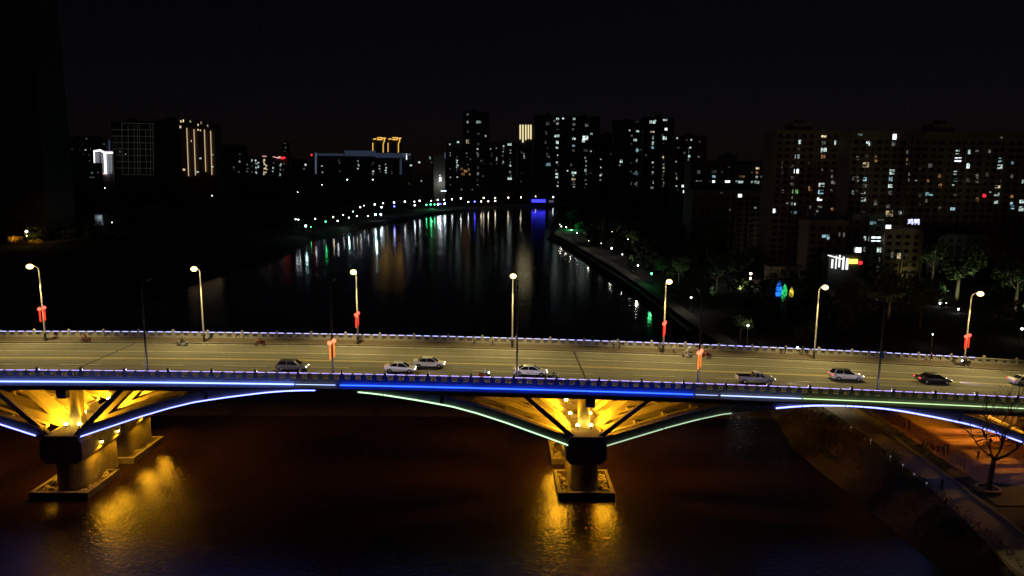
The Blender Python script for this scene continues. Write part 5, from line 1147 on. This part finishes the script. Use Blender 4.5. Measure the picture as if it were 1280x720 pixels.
for x, y, l, c, s in ((1175,379,'low greenish ground lamp under the big tree, left of a pair','s_white',.3),(1183.5,378.5,'low greenish ground lamp under the big tree, right of a pair','s_warm',.25),(1198,386.5,'small white ground lamp under the big tree, right of the pair','s_white',.25)):
    P = atZ(x, y, GZ+1.2); park_lamp(l, P, c, s, 40, 'ground lamps below the big tree')
gx, gy = ground_at(1118, 343)
g = MB(); leaf_cloud(random.Random(3), [(gx+q*1.5-3, gy+(q%2), GZ+1.6, 1.3, 1.0, .9) for q in range(5)], 150, .22, g); tag(g.build('bush', 'leaf'), 'bright yellow-green lit bush right of the shop front', 'bush')
point('bush_light', (gx, gy-2.2, GZ+2.8), 420, (1,.9,.15), .2)
# yellow-lit tree at the far left with its lamp
gx, gy = -300, 430
tree('yellow lit tree crown beside a lamp, alone at the far left', atY(20,300,430)[0], 430, 0, 1.5, 'leafy trees on the left bank', 1.0, z=atY(20,308,430)[2]-8)
tree('yellow lit tree right of the lamp at the far left', atY(42,300,432)[0], 432, 2, 1.4, 'leafy trees on the left bank', 2.0, z=atY(42,309,432)[2]-6)
P = atY(33, 289.5, 424); park_lamp('yellow lamp among lit tree crowns at the far left', P, 's_warm', .7, 700, 'lone lamps on the left bank', hp=GZ-.1, lc=(1, .6, .06))
for x, y, Yd, l, c, s in ((140,278,520,'small white lamp right of the dim blue lit wall on the dark left bank','s_warm',.3),(92,333.5,330,'tiny white lamp alone in the dark on the left bank','s_white',.14),(265,244.5,800,'tiny white lamp below the gold striped tower','s_white',.4),(131,235,900,'tiny white lamp below the white hotel','s_white',.4),
                     (434,224.5,1200,'bright pale lamp below the blue roofed block, left one','s_cyan',.7),(466,224.5,1200,'pale lamp below the blue roofed block, right one','s_white',.7),(372,240.5,900,'tiny pale lamp in the dark woods left of centre','s_white',.4),(402.5,231,1000,'tiny pale lamp in the dark below the corner strip','s_white',.4)):
    P = atY(x, y, Yd); park_lamp(l, P, c, s, 0, 'lone lamps on the left bank')
a, b = atY(118, 280, 540), atY(127.5, 272, 540)
sh = thing('shed', 'small building with a dim blue lit wall on the dark left bank', 'building', ((a[0]+b[0])/2, 543, GZ))
MB().box(a[0], b[0], 541, 548, GZ-.5, b[2]+2).build('wall', 'wallD', sh); MB().box(b[0]-.5, b[0]-.1, 540.6, 540.98, a[2]-1, b[2]).build('light_strip', 'e_bluepale', sh)
MB().box(a[0]-.4, b[0]+.4, 540.4, 548.5, b[2]+2, b[2]+2.5).build('roof', 'wallC', sh)
point('wall_light', ((a[0]+b[0])/2+1, 538.5, b[2]), 220, (.6,.8,1), .3, sh)

MT['leaf_yellow'] = mat('lamplit_leaf', (.2, .12, .025), .6, var=.5, scale=.9)  # yellow lamp light put into the leaf colour of these crowns
for o in list(bpy.data.objects):
    if o.name.startswith('leafy_tree') and 'far left' in o.get('label', ''):
        for c in o.children:
            if c.name.startswith('crown'): c.data = c.data.copy(); c.data.materials[0] = MT['leaf_yellow']
        L = o.location; spot('tree_uplight', (L.x+2, L.y-9, GZ+6), (L.x, L.y, GZ+4.5), 9000, (1, .6, .08), 60, .8, .3)  # added spot throws the lamp's yellow light onto each crown
# ------------------------------------------------------------------ woods that read as one dark mass
def wood(label, boxes, n, seed, m='leaf2'):
    rng = random.Random(seed); g = MB(); cl = []
    for (x0, x1, y0, y1, h0, h1), k in boxes:
        for _ in range(k):
            x, y = rng.uniform(x0, x1), rng.uniform(y0, y1)
            if gz(x, y) < GZ-.4: continue
            if seed == 1 and y < 440 and abs(x+.705*y) < 45: continue
            if 330 < y and -190 < x < -100 and y < 1000 and seed == 1: continue
            h = rng.uniform(h0, h1); r = h*.38; z = gz(x, y)+h*.45
            cl += [(x, y, z+h*.12, r, r, h*.42), (x+rng.uniform(-r,r), y+rng.uniform(-r,r), z-h*.1, r*.8, r*.8, h*.34)]
    leaf_cloud(rng, cl, n, .95, g, .6)
    return tag(g.build('woodland', m), label, 'woods', kind='stuff')
wood('dark woods covering the left bank up to the skyline', [((-420,-200,260,520,8,13), 120), ((-560,-150,520,1000,9,14), 170), ((-700,-120,1000,1300,9,14), 110)], 60, 1)
wood('dark woods behind the right promenade up to the towers', [((64,260,300,620,8,13), 110), ((70,380,620,1150,9,14), 130), ((64,120,170,520,5,9), 70), ((115,230,170,250,6,9), 16)], 70, 2)
